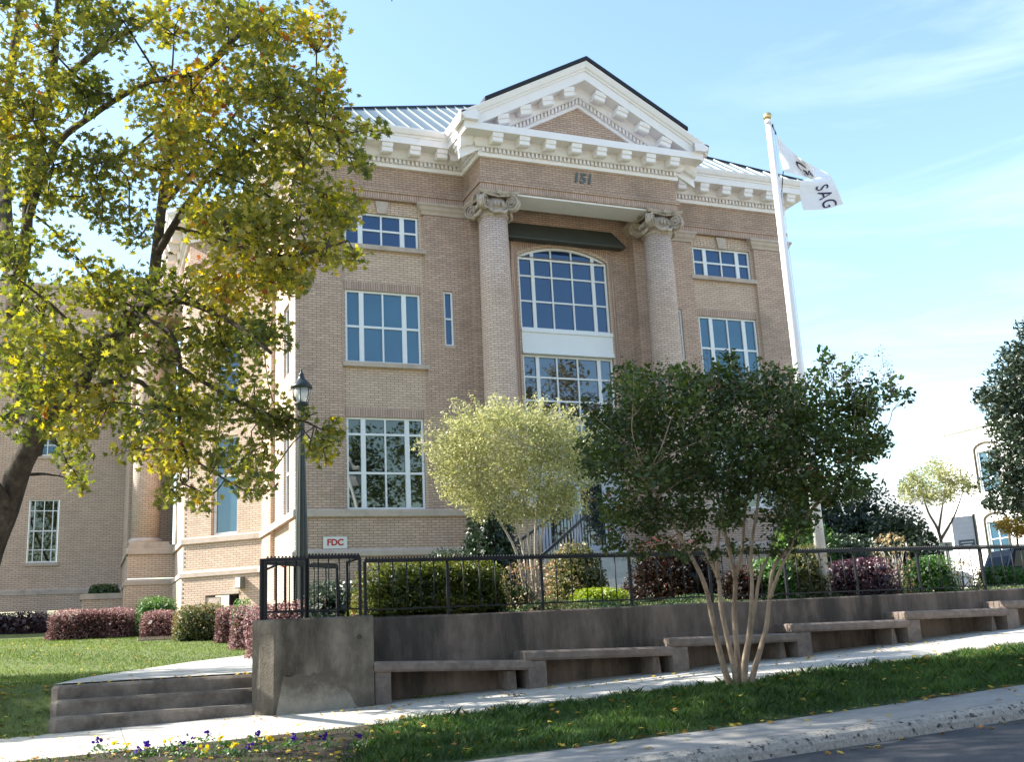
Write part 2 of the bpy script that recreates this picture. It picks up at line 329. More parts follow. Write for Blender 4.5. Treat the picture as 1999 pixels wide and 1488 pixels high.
def limb(mb, pts, r0, r1, n=9, k=5, wob=.0, skel=None):
    q = smooth_path(pts, k); m_ = len(q)
    if wob: q = [p+RNG.normal(size=3)*wob*(0 < i < m_-1) for i, p in enumerate(q)]
    rs = [r0+(r1-r0)*(i/(m_-1))**.8 for i in range(m_)]
    mb.tube(q, rs, n)
    if skel is not None: skel += [(p, r) for p, r in zip(q, rs)]
def text_part(name, s, size, F, u, o, z, m, parent, depth=.02, rot=None, shear=0, bold=0.):
    cu = bpy.data.curves.new(name, 'FONT'); cu.body = s; cu.size = size; cu.extrude = depth/2; cu.offset = bold; cu.align_x = 'CENTER'; cu.align_y = 'CENTER'; cu.shear = shear
    tmp = bpy.data.objects.new('tmp_text', cu); COL.objects.link(tmp)
    dg = bpy.context.evaluated_depsgraph_get(); me = bpy.data.meshes.new_from_object(tmp.evaluated_get(dg)); bpy.data.objects.remove(tmp)
    for v in me.vertices:
        x, y, w = v.co; q = F.p(u+x, o+w, z+y) if rot is None else rot(x, y, w); v.co = q
    me.materials.clear(); me.materials.append(MATS[m]); me.name = name
    ob = bpy.data.objects.new(name, me); COL.objects.link(ob)
    if parent:
        ob.parent = parent
        if parent.type == 'EMPTY': ob.matrix_parent_inverse = Matrix.Translation(-Vector(parent.location))
    return ob

# ------------------------------------------------------------------ ground heights
def g(x):
    x = np.asarray(x, float); xc = np.clip(x, -9, 9)
    return 0.187+0.033*xc+0.0015*xc*xc + (x-xc)*np.where(x > 0, .045, .006)
def lawn_z(x, y):
    x = np.asarray(x, float); y = np.asarray(y, float)
    base = np.where(y < -8, .56+.01*(y+13), .61+.05*(np.minimum(y, 12)+8))
    t = np.clip((y+13.75)/1.3, 0, 1); t = t*t*(3-2*t)
    return g(x)-.01+(base-g(x)+.01)*t
def terr_z(x, y):
    x = np.asarray(x, float); return 1.165+.06*(np.minimum(y, 0)+13.5)*np.clip((y+13.5), 0, 1)*np.clip(1-(x-10)/7, 0.12, 1)+np.clip(x-8, 0, 60)*.004
def verge_z(x, y):
    t = np.clip((-y-16.0)/2.0, 0, 1); return g(x)-.055-.2*t+.05*np.sin(t*math.pi)
def grid(name, xs, ys, fz, m, kind='structure', label=None, cat=None):
    xs = np.array(xs); ys = np.array(ys); X, Y = np.meshgrid(xs, ys); Z = fz(X, Y)+0*X
    V = np.stack([X, Y, Z], -1).reshape(-1, 3); nx = len(xs); Fs = [(j*nx+i, j*nx+i+1, (j+1)*nx+i+1, (j+1)*nx+i) for j in range(len(ys)-1) for i in range(nx-1)]
    me = bpy.data.meshes.new(name); me.from_pydata(V.tolist(), [], Fs); me.polygons.foreach_set('use_smooth', [True]*len(Fs)); me.materials.append(MATS[m])
    o = bpy.data.objects.new(name, me); COL.objects.link(o); o['kind'] = kind
    return o
XS = np.concatenate([np.linspace(-200, -22, 8), np.linspace(-20, 24, 90), np.linspace(27, 220, 12)])
grid('ground', np.linspace(-900, 900, 19), np.linspace(-900, 1200, 22), lambda x, y: -1.6+0*x, 'lawn_soil')
grid('sidewalk', XS, np.linspace(-16.0, -13.0, 5), lambda x, y: g(x)-.03*(y+14)*-1*-1*-1 if False else g(x)+.03*(y+14), 'sidewalk')
grid('verge', XS, np.linspace(-18.0, -15.98, 9), verge_z, 'verge_soil')
grid('gutter_strip', XS, np.linspace(-18.85, -17.98, 3), lambda x, y: g(x)-.255+.02*(y+18)-.004, 'gutter')
# kerb with rounded nose
mb = MB(); prof = [(-18.8, -.275), (-18.9, -.28), (-18.97, -.31), (-19.0, -.36), (-19.02, -.5)]
xs = XS
for i in range(len(xs)-1):
    for (y0, a), (y1, b_) in zip(prof, prof[1:]):
        mb.quad((xs[i], y0, g(xs[i])+a), (xs[i], y1, g(xs[i])+b_), (xs[i+1], y1, g(xs[i+1])+b_), (xs[i+1], y0, g(xs[i+1])+a))
tag(mb.build('kerb', 'kerb'), kind='structure')
grid('road', XS, np.linspace(-30, -18.99, 6), lambda x, y: g(x)-.425+.012*(y+19), 'asphalt')
grid('far_sidewalk', XS, [-60, -33, -30], lambda x, y: g(x)-.43, 'sidewalk')
grid('lawn', np.concatenate([np.linspace(-120, -17, 6), np.linspace(-15, .5, 46)]), np.concatenate([np.linspace(-13.75, -12, 10), np.linspace(-11.8, 20, 60), [60, 150]]), lambda x, y: lawn_z(x, y)+.012*np.sin(x*2.1+y)*np.clip((y+12), 0, 1), 'lawn_soil')
mb = MB()
grid('far_lawn', np.linspace(.5, 230, 24), np.concatenate([np.linspace(-12.9, 22, 24), [60, 200]]), lambda x, y: terr_z(x, y)-.012, 'lawn_soil')

# steps and path
T = thing('concrete_steps', 'low flight of three long concrete steps up from the sidewalk to the path', 'steps', (-4, -13.3, .1))
for y0, y1, zb, zt, xl in ((-13.62, -13.29, -.2, .235, -5.25), (-13.3, -12.99, -.2, .405, -5.25), (-13.0, -12.6, -.2, .56, -5.25)):
    mb = MB(); xr = -2.6
    c = .07; pr = [(xl+c, y0), (xr, y0), (xr, y1), (xl, y1), (xl, y0+c)]
    n = len(pr); lo = [(x, y, zb) for x, y in pr]; mid = [(x, y, zt-.03) for x, y in pr]
    cx, cy = (xl+xr)/2, (y0+y1)/2; hi = [(x+(.02 if x < cx else -.0), y+(.025 if y < cy else 0), zt) for x, y in pr]
    V = lo+mid+hi; Fs = [tuple(range(2*n, 3*n))]
    for k in (0, 1): Fs += [(k*n+i, k*n+(i+1) % n, (k+1)*n+(i+1) % n, (k+1)*n+i) for i in range(n)]
    mb.add(V, Fs); mb.build('step', 'steps_concrete', T)
mb = MB()
PP = [(-5.23, -12.61), (-4.9, -11.6), (-4.45, -10.2), (-3.9, -8.6), (-3.1, -7.2), (-2.0, -6.2), (0, -5.4)]
PR = [(-2.6, -12.61), (-2.4, -11.6), (-1.9, -10.8), (-1.3, -10), (-.6, -9.2), (.1, -8.6), (.6, -8)]
for a, b_, c, d in zip(PP, PR, PR[1:], PP[1:]):
    mb.quad(*[(x, y, float(lawn_z(-6, y))+.035) for x, y in (a, b_, c, d)])
tag(mb.build('path', 'path'), kind='structure')

# ------------------------------------------------------------------ retaining wall, block, benches
mb = MB(); xs = np.linspace(-1.62, 40, 60)
for a, b_ in zip(xs, xs[1:]):
    ta, tb = [1.19+.004*x+max(0, x-9)*.012 for x in (a, b_)]
    P = [(a, -13.55, -.3), (b_, -13.55, -.3), (b_, -13.55, tb-.02), (a, -13.55, ta-.02), (a, -13.53, ta), (b_, -13.53, tb), (a, -13.3, ta), (b_, -13.3, tb)]
    mb.add(P, [(0, 1, 2, 3), (3, 2, 5, 4), (4, 5, 7, 6)])
tag(mb.build('retaining_wall', 'concrete_wall'), 'long stained grey concrete retaining wall behind the stepped benches', 'wall')
T = thing('wall_block', 'thick weathered concrete end block of the wall with rounded left corner', 'wall', (-2.3, -13.8, .1))
pts = [(-1.62, -14.0), (-2.6, -14.0), (-2.82, -13.94), (-2.96, -13.8), (-3.02, -13.6), (-2.95, -13.25), (-1.75, -12.2), (-.7, -11.3), (-.3, -11.3), (-.3, -12.9), (-1.62, -12.9)][::-1]
mb = MB(); n = len(pts)
def ringz(z, ins): return [(x+(0 if x > -1.7 else ins), y+(ins if y < -13.5 else 0), z) for x, y in pts]
V = ringz(-.2, 0)+ringz(1.19, 0)+ringz(1.21, .02)
Fs = [tuple(range(2*n, 3*n))]
for k in (0, 1): Fs += [(k*n+i, (k*n+(i+1) % n), (k+1)*n+(i+1) % n, (k+1)*n+i) for i in range(n)]
mb.add(V, Fs); mb.build('block', 'concrete_pier', T)
# pale cement patch with an uneven top edge, 3 mm proud
mb = MB(); up = []
for i, x in enumerate(np.linspace(-2.8, -1.8, 26)):
    t = i/25; h = .45*min(1, t*12, (1-t)*3.2)+.02*math.sin(31*t)+.01*math.sin(73*t+1)
    up.append((x, -14.006, max(.13, .1+h)))
lo = [(p[0], -14.006, .0) for p in up]
for a, b_, c, d in zip(lo, lo[1:], up[1:], up): mb.quad(a, b_, c, d)
cp = mb.build('cement_patch', 'concrete_patch', T)
pm = MATS['concrete_patch']; nt = pm.node_tree; b = nt.nodes['Principled BSDF']; src = b.inputs['Base Color'].links[0].from_socket
tc = N(nt, 'ShaderNodeTexCoord'); sx = N(nt, 'ShaderNodeSeparateXYZ'); nn = N(nt, 'ShaderNodeTexNoise', inp={'Scale': 4.5, 'Detail': 7, 'Roughness': .7}); ad = N(nt, 'ShaderNodeMath', operation='MULTIPLY_ADD', inp={1: .62}); mr = N(nt, 'ShaderNodeMapRange', inp={1: .56, 2: .78}); mx = N(nt, 'ShaderNodeMix', data_type='RGBA'); mx.inputs['B'].default_value = (.1, .085, .067, 1)
nt.links.new(tc.outputs['Object'], sx.inputs[0]); nt.links.new(tc.outputs['Object'], nn.inputs[0]); nt.links.new(nn.outputs[0], ad.inputs[0]); nt.links.new(sx.outputs[2], ad.inputs[2]); nt.links.new(ad.outputs[0], mr.inputs[0]); nt.links.new(mr.outputs[0], mx.inputs['Factor']); nt.links.new(src, mx.inputs['A']); nt.links.new(mx.outputs['Result'], b.inputs['Base Color'])
mb = MB(); q = [(-1.83, -14.005, .98)]; mb.tube([(-1.8+.022*math.cos(t), -14.006, .96+.022*math.sin(t)) for t in np.linspace(0, 6.28, 14)], .004, 5); mb.build('drain_ring', 'iron', T)
BX = [-1.6, .45, 2.58, 4.645, 6.675, 8.68, 10.7, 12.75, 14.8]; BZ = [.635, .66, .725, .83, .925, 1.015, 1.11, 1.2, 1.3]; BE = [.545, .61, .7, .81, .905, 1.0, 1.09, 1.19]
names = ['lowest concrete bench joined to the end block', 'concrete bench second from the end block', 'concrete bench behind the forked pale trunks', 'concrete bench just right of the pale trunks', 'concrete bench before the last full one on the right', 'concrete bench cut off by the right edge']
for i in range(8):
    x0, x1 = BX[i], BX[i+1]; z = BZ[i]+.02; gl = float(g(x0)); T = None
    T = thing('concrete_bench', names[i] if i < 6 else 'farther concrete bench beyond the right edge', 'bench', (x0, -13.8, gl), 'stepped concrete benches along the wall')
    mb = MB(); e = .025; y0, y1 = -14.0, -13.56; th = .125; zr = z+.012
    V = []
    for (yy, zz) in ((y1, z-th), (y0+.02, z-th), (y0, z-th+.03), (y0, z-e), (y0+e, z), (y1, z)):
        V.append((yy, zz))
    for xx, sc in ((x0-.04, 0), (x0-.02, 1), (x1+.04, 1), (x1+.06, 0)): pass
    k = len(V); sl = [(x0-.06, .85), (x0-.03, 1.), (x1+.02, 1.)]
    vs = [(xx, y1+(yy-y1)*sc, (z-th/2)+(zz-(z-th/2))*sc+((BE[i]-BZ[i])*(xx-x0)/(x1-x0))) for xx, sc in sl for yy, zz in V]
    fs = [(a*k+j, a*k+(j+1) % k, (a+1)*k+(j+1) % k, (a+1)*k+j) for a in range(2) for j in range(k)]+[tuple(range(k))[::-1], tuple(2*k+j for j in range(k))]
    mb.add(vs, fs); mb.build('seat', 'concrete_bench', T)
    mb = MB(); zt = BE[i]+.02-th-.002
    for xa, xb, ya, za in ((x1-.03, x1+.22, -13.99, BZ[i+1]+.02-.13),):
        mb.box(xa, xb, 13.56, -ya, float(g(xa))-.1, za-.004)
    mb.build('leg', 'concrete_bench', T)
    mb = MB(); xa = x1-.3
    mb.add([(xa, -13.56, float(g(xa))-.1), (xa+.14, -13.56, float(g(xa))-.1), (xa+.14, -13.9, float(g(xa))-.1), (xa, -13.9, float(g(xa))-.1), (xa, -13.56, zt), (xa+.14, -13.56, zt), (xa+.14, -13.85, zt), (xa, -13.95, zt)], [(0, 1, 2, 3), (4, 5, 6, 7), (3, 2, 6, 7), (2, 1, 5, 6), (0, 3, 7, 4)])
    mb.build('bracket', 'concrete_bench', T)
    if i == 0:
        mb = MB(); mb.box(x0+.0, x0+.2, 13.56, 13.96, float(g(x0))-.1, z-th-.003); mb.build('leg', 'concrete_bench', T)

# ------------------------------------------------------------------ iron fences
def fence(name, label, pts, ztop, zbot, nbal=5, tips=True, group='iron railings on the wall'):
    T = thing(name, label, 'fence', (pts[0][0], pts[0][1], zbot), group)
    rail = MB(); pts = [np.array([p[0], p[1], 0.]) for p in pts]
    def bar(a, b_, z, h, w, sag=0):
        d = (b_-a)/np.linalg.norm(b_-a); nrm = np.array([-d[1], d[0], 0])*w/2
        mb_ = [a+nrm, a-nrm, b_-nrm, b_+nrm]
        return [(q[0], q[1], zz) for zz in (z, z+h) for q in mb_]
    FB = [(0, 3, 2, 1), (4, 5, 6, 7), (0, 1, 5, 4), (2, 3, 7, 6), (1, 2, 6, 5), (3, 0, 4, 7)]
    low = MB(); tip = MB()
    for a, b_ in zip(pts, pts[1:]):
        rail.add(bar(a, b_, ztop-.045, .045, .05), FB); low.add(bar(a, b_, zbot+.09, .02, .02), FB)
        L = np.linalg.norm(b_-a); n = int(L/.042)
        if tips:
            for i in range(n):
                p = a+(b_-a)*(i+.5)/n; d = (b_-a)/L
                c = [p+d*.016*math.cos(t)+np.array([0, 0, ztop+.0+.022*math.sin(t)+.004]) for t in (0, 1.05, 2.1, 3.14)]
                q = [x+np.array([-d[1], d[0], 0])*.014 for x in c]; q2 = [x-np.array([-d[1], d[0], 0])*.014 for x in c]
                tip.add(q+q2, [(0, 1, 5, 4), (1, 2, 6, 5), (2, 3, 7, 6), (0, 3, 2, 1), (4, 5, 6, 7)])
        for i in range(1, nbal+1):
            p = a+(b_-a)*i/(nbal+1); mb = MB(); mb.tube([(p[0], p[1], zbot+.1), (p[0], p[1], ztop-.045)], .0085, 6); mb.build('baluster', 'iron', T)
    for p in pts:
        mb = MB(); mb.box(p[0]-.018, p[0]+.018, -p[1]-.018, -p[1]+.018, zbot-.02, ztop-.03); mb.build('post', 'iron', T)
    rail.build('top_rail', 'iron', T); low.build('bottom_rail', 'iron', T)
    if tips: tag(tip.build('twisted_cresting', 'iron', T), kind='stuff')
    return T
fx = [-1.58, -.46, .9, 2.275, 3.6, 4.93, 6.25, 7.5, 8.85, 10.2, 11.5]
fence('iron_fence', 'long black iron railing on top of the retaining wall', [(x, -13.45) for x in fx], 1.935, 1.19)
T = fence('iron_fence', 'black iron railing enclosure on the concrete end block', [(-2.35, -13.6), (-1.66, -13.5)], 1.985, 1.21, 4)
T2 = fence('iron_fence', 'short dark side railing running back from the end block corner', [(-2.88, -13.5), (-2.3, -12.96), (-1.71, -12.42)], 1.935, 1.21, 2)
T3 = fence('iron_fence', 'black railing panel with the thick corner post on the end block', [(-2.86, -13.56), (-2.37, -13.6)], 1.965, 1.21, 3)
mb = MB(); mb.box(-2.92, -2.85, 13.45, 13.52, 1.2, 1.965); mb.build('corner_post', 'iron', T3)
mb = MB(); mb.tube([(-1.66, -13.48, 1.95), (-1.74, -13.15, 1.93)], .02, 6); mb.tube([(-1.74, -13.15, 1.94), (-1.74, -13.15, 1.2)], .018, 6); mb.build('return_rail', 'iron', T)
# handrail with the red cap by the path
T = thing('pipe_handrail', 'thin dark pipe handrail with a round red cap beside the pavilion corner', 'handrail', (-1.5, -6.6, .7))
A = at(520, 1112, 20); B_ = at(546, 1101, 20.5); C_ = at(556, 1104, 20.6)
mb = MB(); mb.tube([A, B_, C_, C_-np.array([0, 0, .15]), C_-np.array([0, 0, 1.0])], .02, 7); mb.build('rail', 'iron', T)
mb = MB(); c = C_+np.array([-.03, -.06, .02]); mb.lathe((c[0], c[1]), [(.0, c[2]-.07), (.05, c[2]-.05), (.07, c[2]), (.05, c[2]+.05), (0, c[2]+.07)], 12); mb.build('cap', 'red_paint', T)

# ------------------------------------------------------------------ the brick building
XC = 8.051; XR = 2*XC
B = thing('civic_building', 'large tan brick civic building with a columned white-trimmed pediment portico', 'building', (8, 0, 1.2))
def part(mb, name, m, **k): return mb.build(name, m, B, **k)
def window(F, u0, u1, z0, z1, vs, hs, o, pane='pane_dark', fr=.055, name='window', parent=B, depth=.07, void=True):
    """vs: list of (fraction, width) vertical bars; hs: list of (fraction,width) horizontal bars"""
    mb = MB(); w = u1-u0; h = z1-z0
    mb.box(u0, u0+fr, o-depth, o, z0, z1, F); mb.box(u1-fr, u1, o-depth, o, z0, z1, F)
    mb.box(u0+fr, u1-fr, o-depth, o, z0, z0+fr, F); mb.box(u0+fr, u1-fr, o-depth, o, z1-fr, z1, F)
    for f, ww in vs: c = u0+f*w; mb.box(c-ww/2, c+ww/2, o-depth, o-.004, z0+fr, z1-fr, F)
    cuts = [u0+fr]+[x for f, ww in sorted(vs) for x in (u0+f*w-ww/2, u0+f*w+ww/2)]+[u1-fr]
    for f, ww in hs:
        c = z1-f*h
        for a, b_ in zip(cuts[::2], cuts[1::2]): mb.box(a, b_, o-depth, o-.008, c-ww/2, c+ww/2, F)
    wn = mb.build(name, 'white_frame', parent)
    p = MB(); p.quad(F.p(u0+.01, o-.05, z0+.01), F.p(u1-.01, o-.05, z0+.01), F.p(u1-.01, o-.05, z1-.01), F.p(u0+.01, o-.05, z1-.01)); p.build('pane', pane, wn)
    return wn
V4 = [(.213, .13), (.497, .045), (.782, .13)]
def profile_box(mb, F, u0, u1, prof, ends=True):   # moulding with returned ends along a wall frame
    a = F.p(u0, 0, 0); b_ = F.p(u1, 0, 0); n = F.n; t = F.t
    path = [(a-n*.25)[:2], a[:2], b_[:2], (b_-n*.25)[:2]]
    mb.sweep(path, prof)
SILL = [(0, 4.015), (.07, 4.02), (.07, 4.17), (.05, 4.21), (0, 4.21)]
WTAB = [(0, 3.0), (.1, 3.0), (.1, 3.12), (.04, 3.19), (0, 3.19)]
CAPB = [(0, 12.64), (.03, 12.64), (.05, 12.72), (.1, 12.78), (.12, 12.86), (.16, 12.9), (.16, 12.96), (0, 12.96)]
# --- wings (front, Y=0), left built directly and right mirrored through FW
pk = MB(); tn = MB(); sd = MB(); stn = MB(); st2 = MB()
def wing(mir):
    def X(a, b_): return (a, b_) if not mir else (XR-b_, XR-a)
    def rect(mb, a, b_, z0, z1, o=0., holes=(), depth=.2):
        u0, u1 = X(a, b_); hh = []
        for h in holes: p, q = X(h[0], h[1]); hh.append((p, q, h[2], h[3]))
        wall_grid(mb, F0, u0, u1, z0, z1, hh, o, depth)
    rect(pk, 0, 1.27, 4.21, 12.95); rect(pk, 3.66, 4.98, 4.21, 12.95, holes=[(4.172, 4.452, 8.784, 10.383)], depth=.12)
    rect(pk, 0, 4.98, 3.1, 4.02); rect(pk, 0, 4.98, 0.6, 3.05, o=.05)
    # recessed bay
    H = [(1.371, 3.521, 4.212, 6.696), (1.371, 3.521, 8.197, 10.265), (1.371, 3.521, 11.577, 12.569)]
    tb = MB(); rect(tb, 1.27, 3.66, 4.21, 12.95, o=-.1, holes=H, depth=.12)
    for a, b_ in ((1.27, 1), (3.66, -1)):
        u = a if not mir else XR-a
        tb.quad(F0.p(u, 0, 4.21), F0.p(u, -.1, 4.21), F0.p(u, -.1, 12.95), F0.p(u, 0, 12.95))
    part(tb, 'window_bay_wall', 'brick_tan')
    st_arch = MB()
    # soldier lintels and jack arch
    for z0, z1 in ((6.70, 6.93), (10.27, 10.5)):
        u0, u1 = X(1.33, 3.56); part(MB().box(u0, u1, -.12, -.096, z0, z1), 'lintel', 'brick_soldier')
    for k in range(18):    # jack arch voussoirs
        f0, f1 = k/18, (k+1)/18
        if f0 < .57 and f1 > .43: continue
        a0, a1 = X(1.33, 3.56); c = (a0+a1)/2
        q = []
        for f, z in ((f0, 12.575), (f1, 12.575), (f1, 12.88), (f0, 12.88)):
            u = a0+(a1-a0)*f+(.006 if f == f0 else -.006); u = u if z < 12.7 else c+(u-c)*1.07; q.append((u, z))
        V = [F0.p(u, o, z) for o in (-.11, -.088) for u, z in q]
        st_arch.add(V, [(4, 5, 6, 7), (0, 1, 5, 4), (1, 2, 6, 5), (2, 3, 7, 6), (3, 0, 4, 7)])
    a0, a1 = X(1.33, 3.56); c = (a0+a1)/2
    kq = MB(); V = [F0.p(c+s*w, o, z) for o in (-.12, -.03) for s, w, z in ((-1, .13, 12.56), (1, .13, 12.56), (1, .19, 12.93), (-1, .19, 12.93))]
    kq.add(V, [(4, 5, 6, 7), (0, 1, 5, 4), (1, 2, 6, 5), (2, 3, 7, 6), (3, 0, 4, 7)]); part(kq, 'keystone', 'stone')
    part(st_arch, 'jack_arch', 'brick_tan')
    # stone sills
    for zt in (8.197, 11.577):
        u0, u1 = X(1.27, 3.7); part(MB().box(u0+.002, u1, -.2, .03, zt-.13, zt-.002), 'window_sill', 'stone')
    u0, u1 = X(4.14, 4.48); part(MB().box(u0, u1, -.1, .03, 8.7, 8.782), 'window_sill', 'stone')
    # capital bands of the piers
    for a, b_ in ((3.62, 4.86), ):
        u0, u1 = X(a, b_); part(MB().sweep([(u0, .2), (u0, 0), (u1, 0), (u1, .2)], CAPB), 'pier_capital', 'stone')
    u0, u1 = X(1.371, 3.521)
    for z0, z1, hs, pn in ((4.212, 6.696, [(.185, .06), (.607, .06)], 'pane_low'), (8.197, 10.265, [(.5, .06)], 'pane_blind'), (11.577, 12.569, [(.5, .055)], 'pane_blue')):
        w = window(F0, u0+.01, u1-.01, z0+.005, z1-.005, V4, hs, -.155, pn)
    u0, u1 = X(4.172, 4.452); window(F0, u0+.004, u1-.004, 8.786, 10.38, [], [(.5, .05)], -.05, 'pane_blue', fr=.05)
wing(False); wing(True)
# corner pier cap bands
for a, b_ in ((-.0, 1.3), (XR-1.3, XR)):
    pth = [(0, 1.3), (0, 0), (1.3, 0), (1.3, .15)] if a < 1 else [(XR-1.3, .15), (XR-1.3, 0), (XR, 0), (XR, 1.3)]
    part(MB().sweep(pth, CAPB), 'pier_capital', 'stone')
# --- side wall X=0 (faces the sun), chamfer, far return
FS = Fr((0, 5.5), (0, -1))          # u=0 at Y=5.5 -> u=5.5 at Y=0, outward -X
FC = Fr((-2.1, 7.45), (2.1, -1.95)); LC = math.hypot(2.1, 1.95)
FB_ = Fr((-2.1, 10.6), (0, -1))     # outward -X, length 3.15
SW = [(3.05, 4.15, 4.212, 6.696), (3.05, 4.15, 8.197, 10.265), (3.05, 4.15, 11.577, 12.569)]
wall_grid(pk, FS, 0, 1.6, 3.1, 13.1); wall_grid(pk, FS, 4.6, 5.5, 3.1, 13.1)
wall_grid(tn, FS, 1.6, 4.6, 3.1, 13.1, SW, o=-.12, depth=.15)
tn.quad(FS.p(1.6, 0, 3.1), FS.p(1.6, -.12, 3.1), FS.p(1.6, -.12, 13.1), FS.p(1.6, 0, 13.1)); tn.quad(FS.p(4.6, 0, 3.1), FS.p(4.6, -.12, 3.1), FS.p(4.6, -.12, 13.1), FS.p(4.6, 0, 13.1))
wall_grid(pk, FS, -.02, 5.5, .6, 3.05, [(2.55, 3.05, 2.05, 2.95)], o=.05, depth=.2)
for a, b_, c, d in SW: window(FS, a+.01, b_-.01, c+.005, d-.005, [(.5, .06)], [(.5, .06)], -.19, 'pane_dark')
window(FS, 2.56, 3.04, 2.06, 2.94, [], [(.5, .05)], -.06, 'pane_dark')
CW = [(1.02, 1.98, 4.23, 7.3), (1.02, 1.98, 8.2, 10.27), (1.02, 1.98, 11.58, 12.57)]
wall_grid(tn, FC, 0, LC, 3.1, 13.1, CW, depth=.2)
wall_grid(tn, FC, 0, LC, .6, 3.05, [(.9, 2.12, .9, 2.42)], o=.05, depth=.5)
for a, b_, c, d in CW: window(FC, a+.02, b_-.02, c+.005, d-.005, [], [(.4, .07)], -.12, 'pane_blind' if c < 5 else 'pane_blue', fr=.07)
# basement service opening: dark hollow with a part open pale shutter door
mb = MB(); mb.box(.92, 2.1, -1.6, -1.55, .9, 2.45, FC); part(mb, 'service_opening', 'black_void')
mb = MB(); mb.box(.9, 1.42, -.02, .02, .95, 2.36, FC); mb.box(.98, 1.34, .02, .03, 1.6, 2.25, FC); mb.box(.98, 1.34, .02, .03, 1.0, 1.5, FC)
d = part(mb, 'service_door', 'stone'); tag(d, 'pale half open service door beside the dark opening')
mb = MB(); mb.box(1.42, 2.12, 0, .07, 2.42, 2.5, FC); part(mb, 'lintel', 'stone')
wall_grid(tn, FB_, 0, 3.15, 3.1, 13.1); wall_grid(tn, FB_, 0, 3.15, .6, 3.05, o=.06)
for z in np.arange(1.2, 12.6, .135):    # toothed quoins on the chamfer
    if 2.95 < z < 3.25 or 3.95 < z < 4.25: continue
    sd2 = MB()
quo = MB()
for z in np.arange(1.15, 12.6, .135):
    if 2.85 < z < 3.22 or 3.9 < z < 4.25: continue
    quo.box(.06, .11, -.03, .004 if z > 3.1 else .054, z, z+.05, FC)
tag(part(quo, 'quoin_joints', 'numeral'), kind='stuff')
# --- pedestal and second portico column
FP = Fr((-3.58, 10.6), (1, 0))
wall_grid(tn, FP, 0, 1.5, 3.22, 4.0); wall_grid(tn, FP, -.08, 1.5, .6, 3.05, o=.07)
FL = Fr((-3.58, 16), (0, -1)); wall_grid(tn, FL, 0, 5.4, 3.2, 4.0); wall_grid(tn, FL, 0, 5.4, .6, 3.05, o=.07)
mb = MB(); mb.box(0, 1.48, -1.1, .06, 4.0, 4.32, FP); mb.box(.03, 1.3, -1.0, .03, 4.32, 4.42, FP); part(mb, 'pedestal_cap', 'stone')
mb = MB(); cx2, cy2 = -3.03, 11.15
mb.lathe((cx2, cy2), [(.56, 4.4), (.58, 4.47), (.54, 4.53), (.48, 4.58)], 28); part(mb, 'column_base', 'stone')
mb = MB(); mb.lathe((cx2, cy2), [(.465, 4.55), (.465, 7), (.45, 9.5), (.42, 12.3)], 40); part(mb, 'column', 'brick_col', uv='cyl', axis=(cx2, cy2, .45))
FQ = Fr((-3.58, 12.1), (1, 0)); MB().box(-.05, 1.5, -4, 1.55, 12.3, 13.0, FQ).build('lower_entablature', 'brick_tan', B); MB().box(-.2, 1.5, -4, 1.7, 13.0, 13.2, FQ).build('entablature_cap', 'stone', B); wall_grid(tn, FQ, 0, 1.5, 4.3, 13.1); FQ2 = Fr((-3.58, 16), (0, -1)); wall_grid(tn, FQ2, 0, 3.9, 4.0, 13.1)
# --- far left wing
FLW = Fr((-22, 16), (1, 0))
LWW = [(x, x+1.03, z0, z1) for x in (15.1, 11.6, 8.1) for z0, z1 in ((4.21, 6.55), (8.2, 10.26), (11.58, 12.57))]
wall_grid(tn, FLW, 0, 18.45, 3.2, 14.9, LWW, depth=.15); wall_grid(tn, FLW, 0, 18.45, .6, 3.05, [(13.9, 15.5, 2.25, 2.46), (15.9, 17.6, 2.25, 2.46)], o=.05, depth=.1)
for a, b_, c, d in LWW:
    window(FLW, a+.01, b_-.01, c+.005, d-.005, [(.185, .035), (.5, .035), (.8, .035)], [(.18, .035), (.5, .05), (.8, .035)], -.06, 'pane_low' if c < 5 else 'pane_blind', fr=.05)
    part(MB().box(a-.07, b_+.07, -.1, .05, c-.12, c-.003, FLW), 'window_sill', 'stone')
for a, b_ in ((13.9, 15.5), (15.9, 17.6)):
    mb = MB()
    for k in range(5): mb.box(a, b_, -.09, -.03, 2.26+k*.04, 2.28+k*.04, FLW)
    part(mb, 'louvre_vent', 'white_trim')
mb = MB(); mb.box(0, 18.5, -.3, .04, 14.9, 15.0, FLW); part(mb, 'parapet_cap', 'stone')
# planter
mb = MB(); FPL = Fr((-4.95, 12.0), (1, 0)); mb.box(0, 1.35, -1.5, 0, .8, 2.64, FPL); part(mb, 'planter_wall', 'brick_tan')
mb = MB(); mb.box(-.05, 1.33, -1.55, .05, 2.64, 2.83, FPL); part(mb, 'planter_cap', 'stone')
# string courses round everything
PATH = [(-3.58, 16), (-3.58, 10.6), (-2.1, 10.6), (-2.1, 7.45), (0, 5.5), (0, 0), (4.98, 0)]
PATHR = [(XR-4.98, 0), (XR, 0), (XR, 13)]
for P_ in (PATH, PATHR): part(MB().sweep(P_, SILL), 'sill_course', 'stone'); part(MB().sweep(P_, WTAB), 'water_table', 'stone')
part(MB().sweep([(-22, 16), (-3.58, 16)], [(0, 3.04), (.08, 3.04), (.08, 3.2), (.03, 3.24), (0, 3.24)]), 'water_table', 'stone')
FR = Fr((XR, 0), (0, 1)); wall_grid(pk, FR, 0, 13, .6, 13.1)
wall_grid(pk, Fr((XR, 13), (-1, 0)), 0, XR, .6, 14)
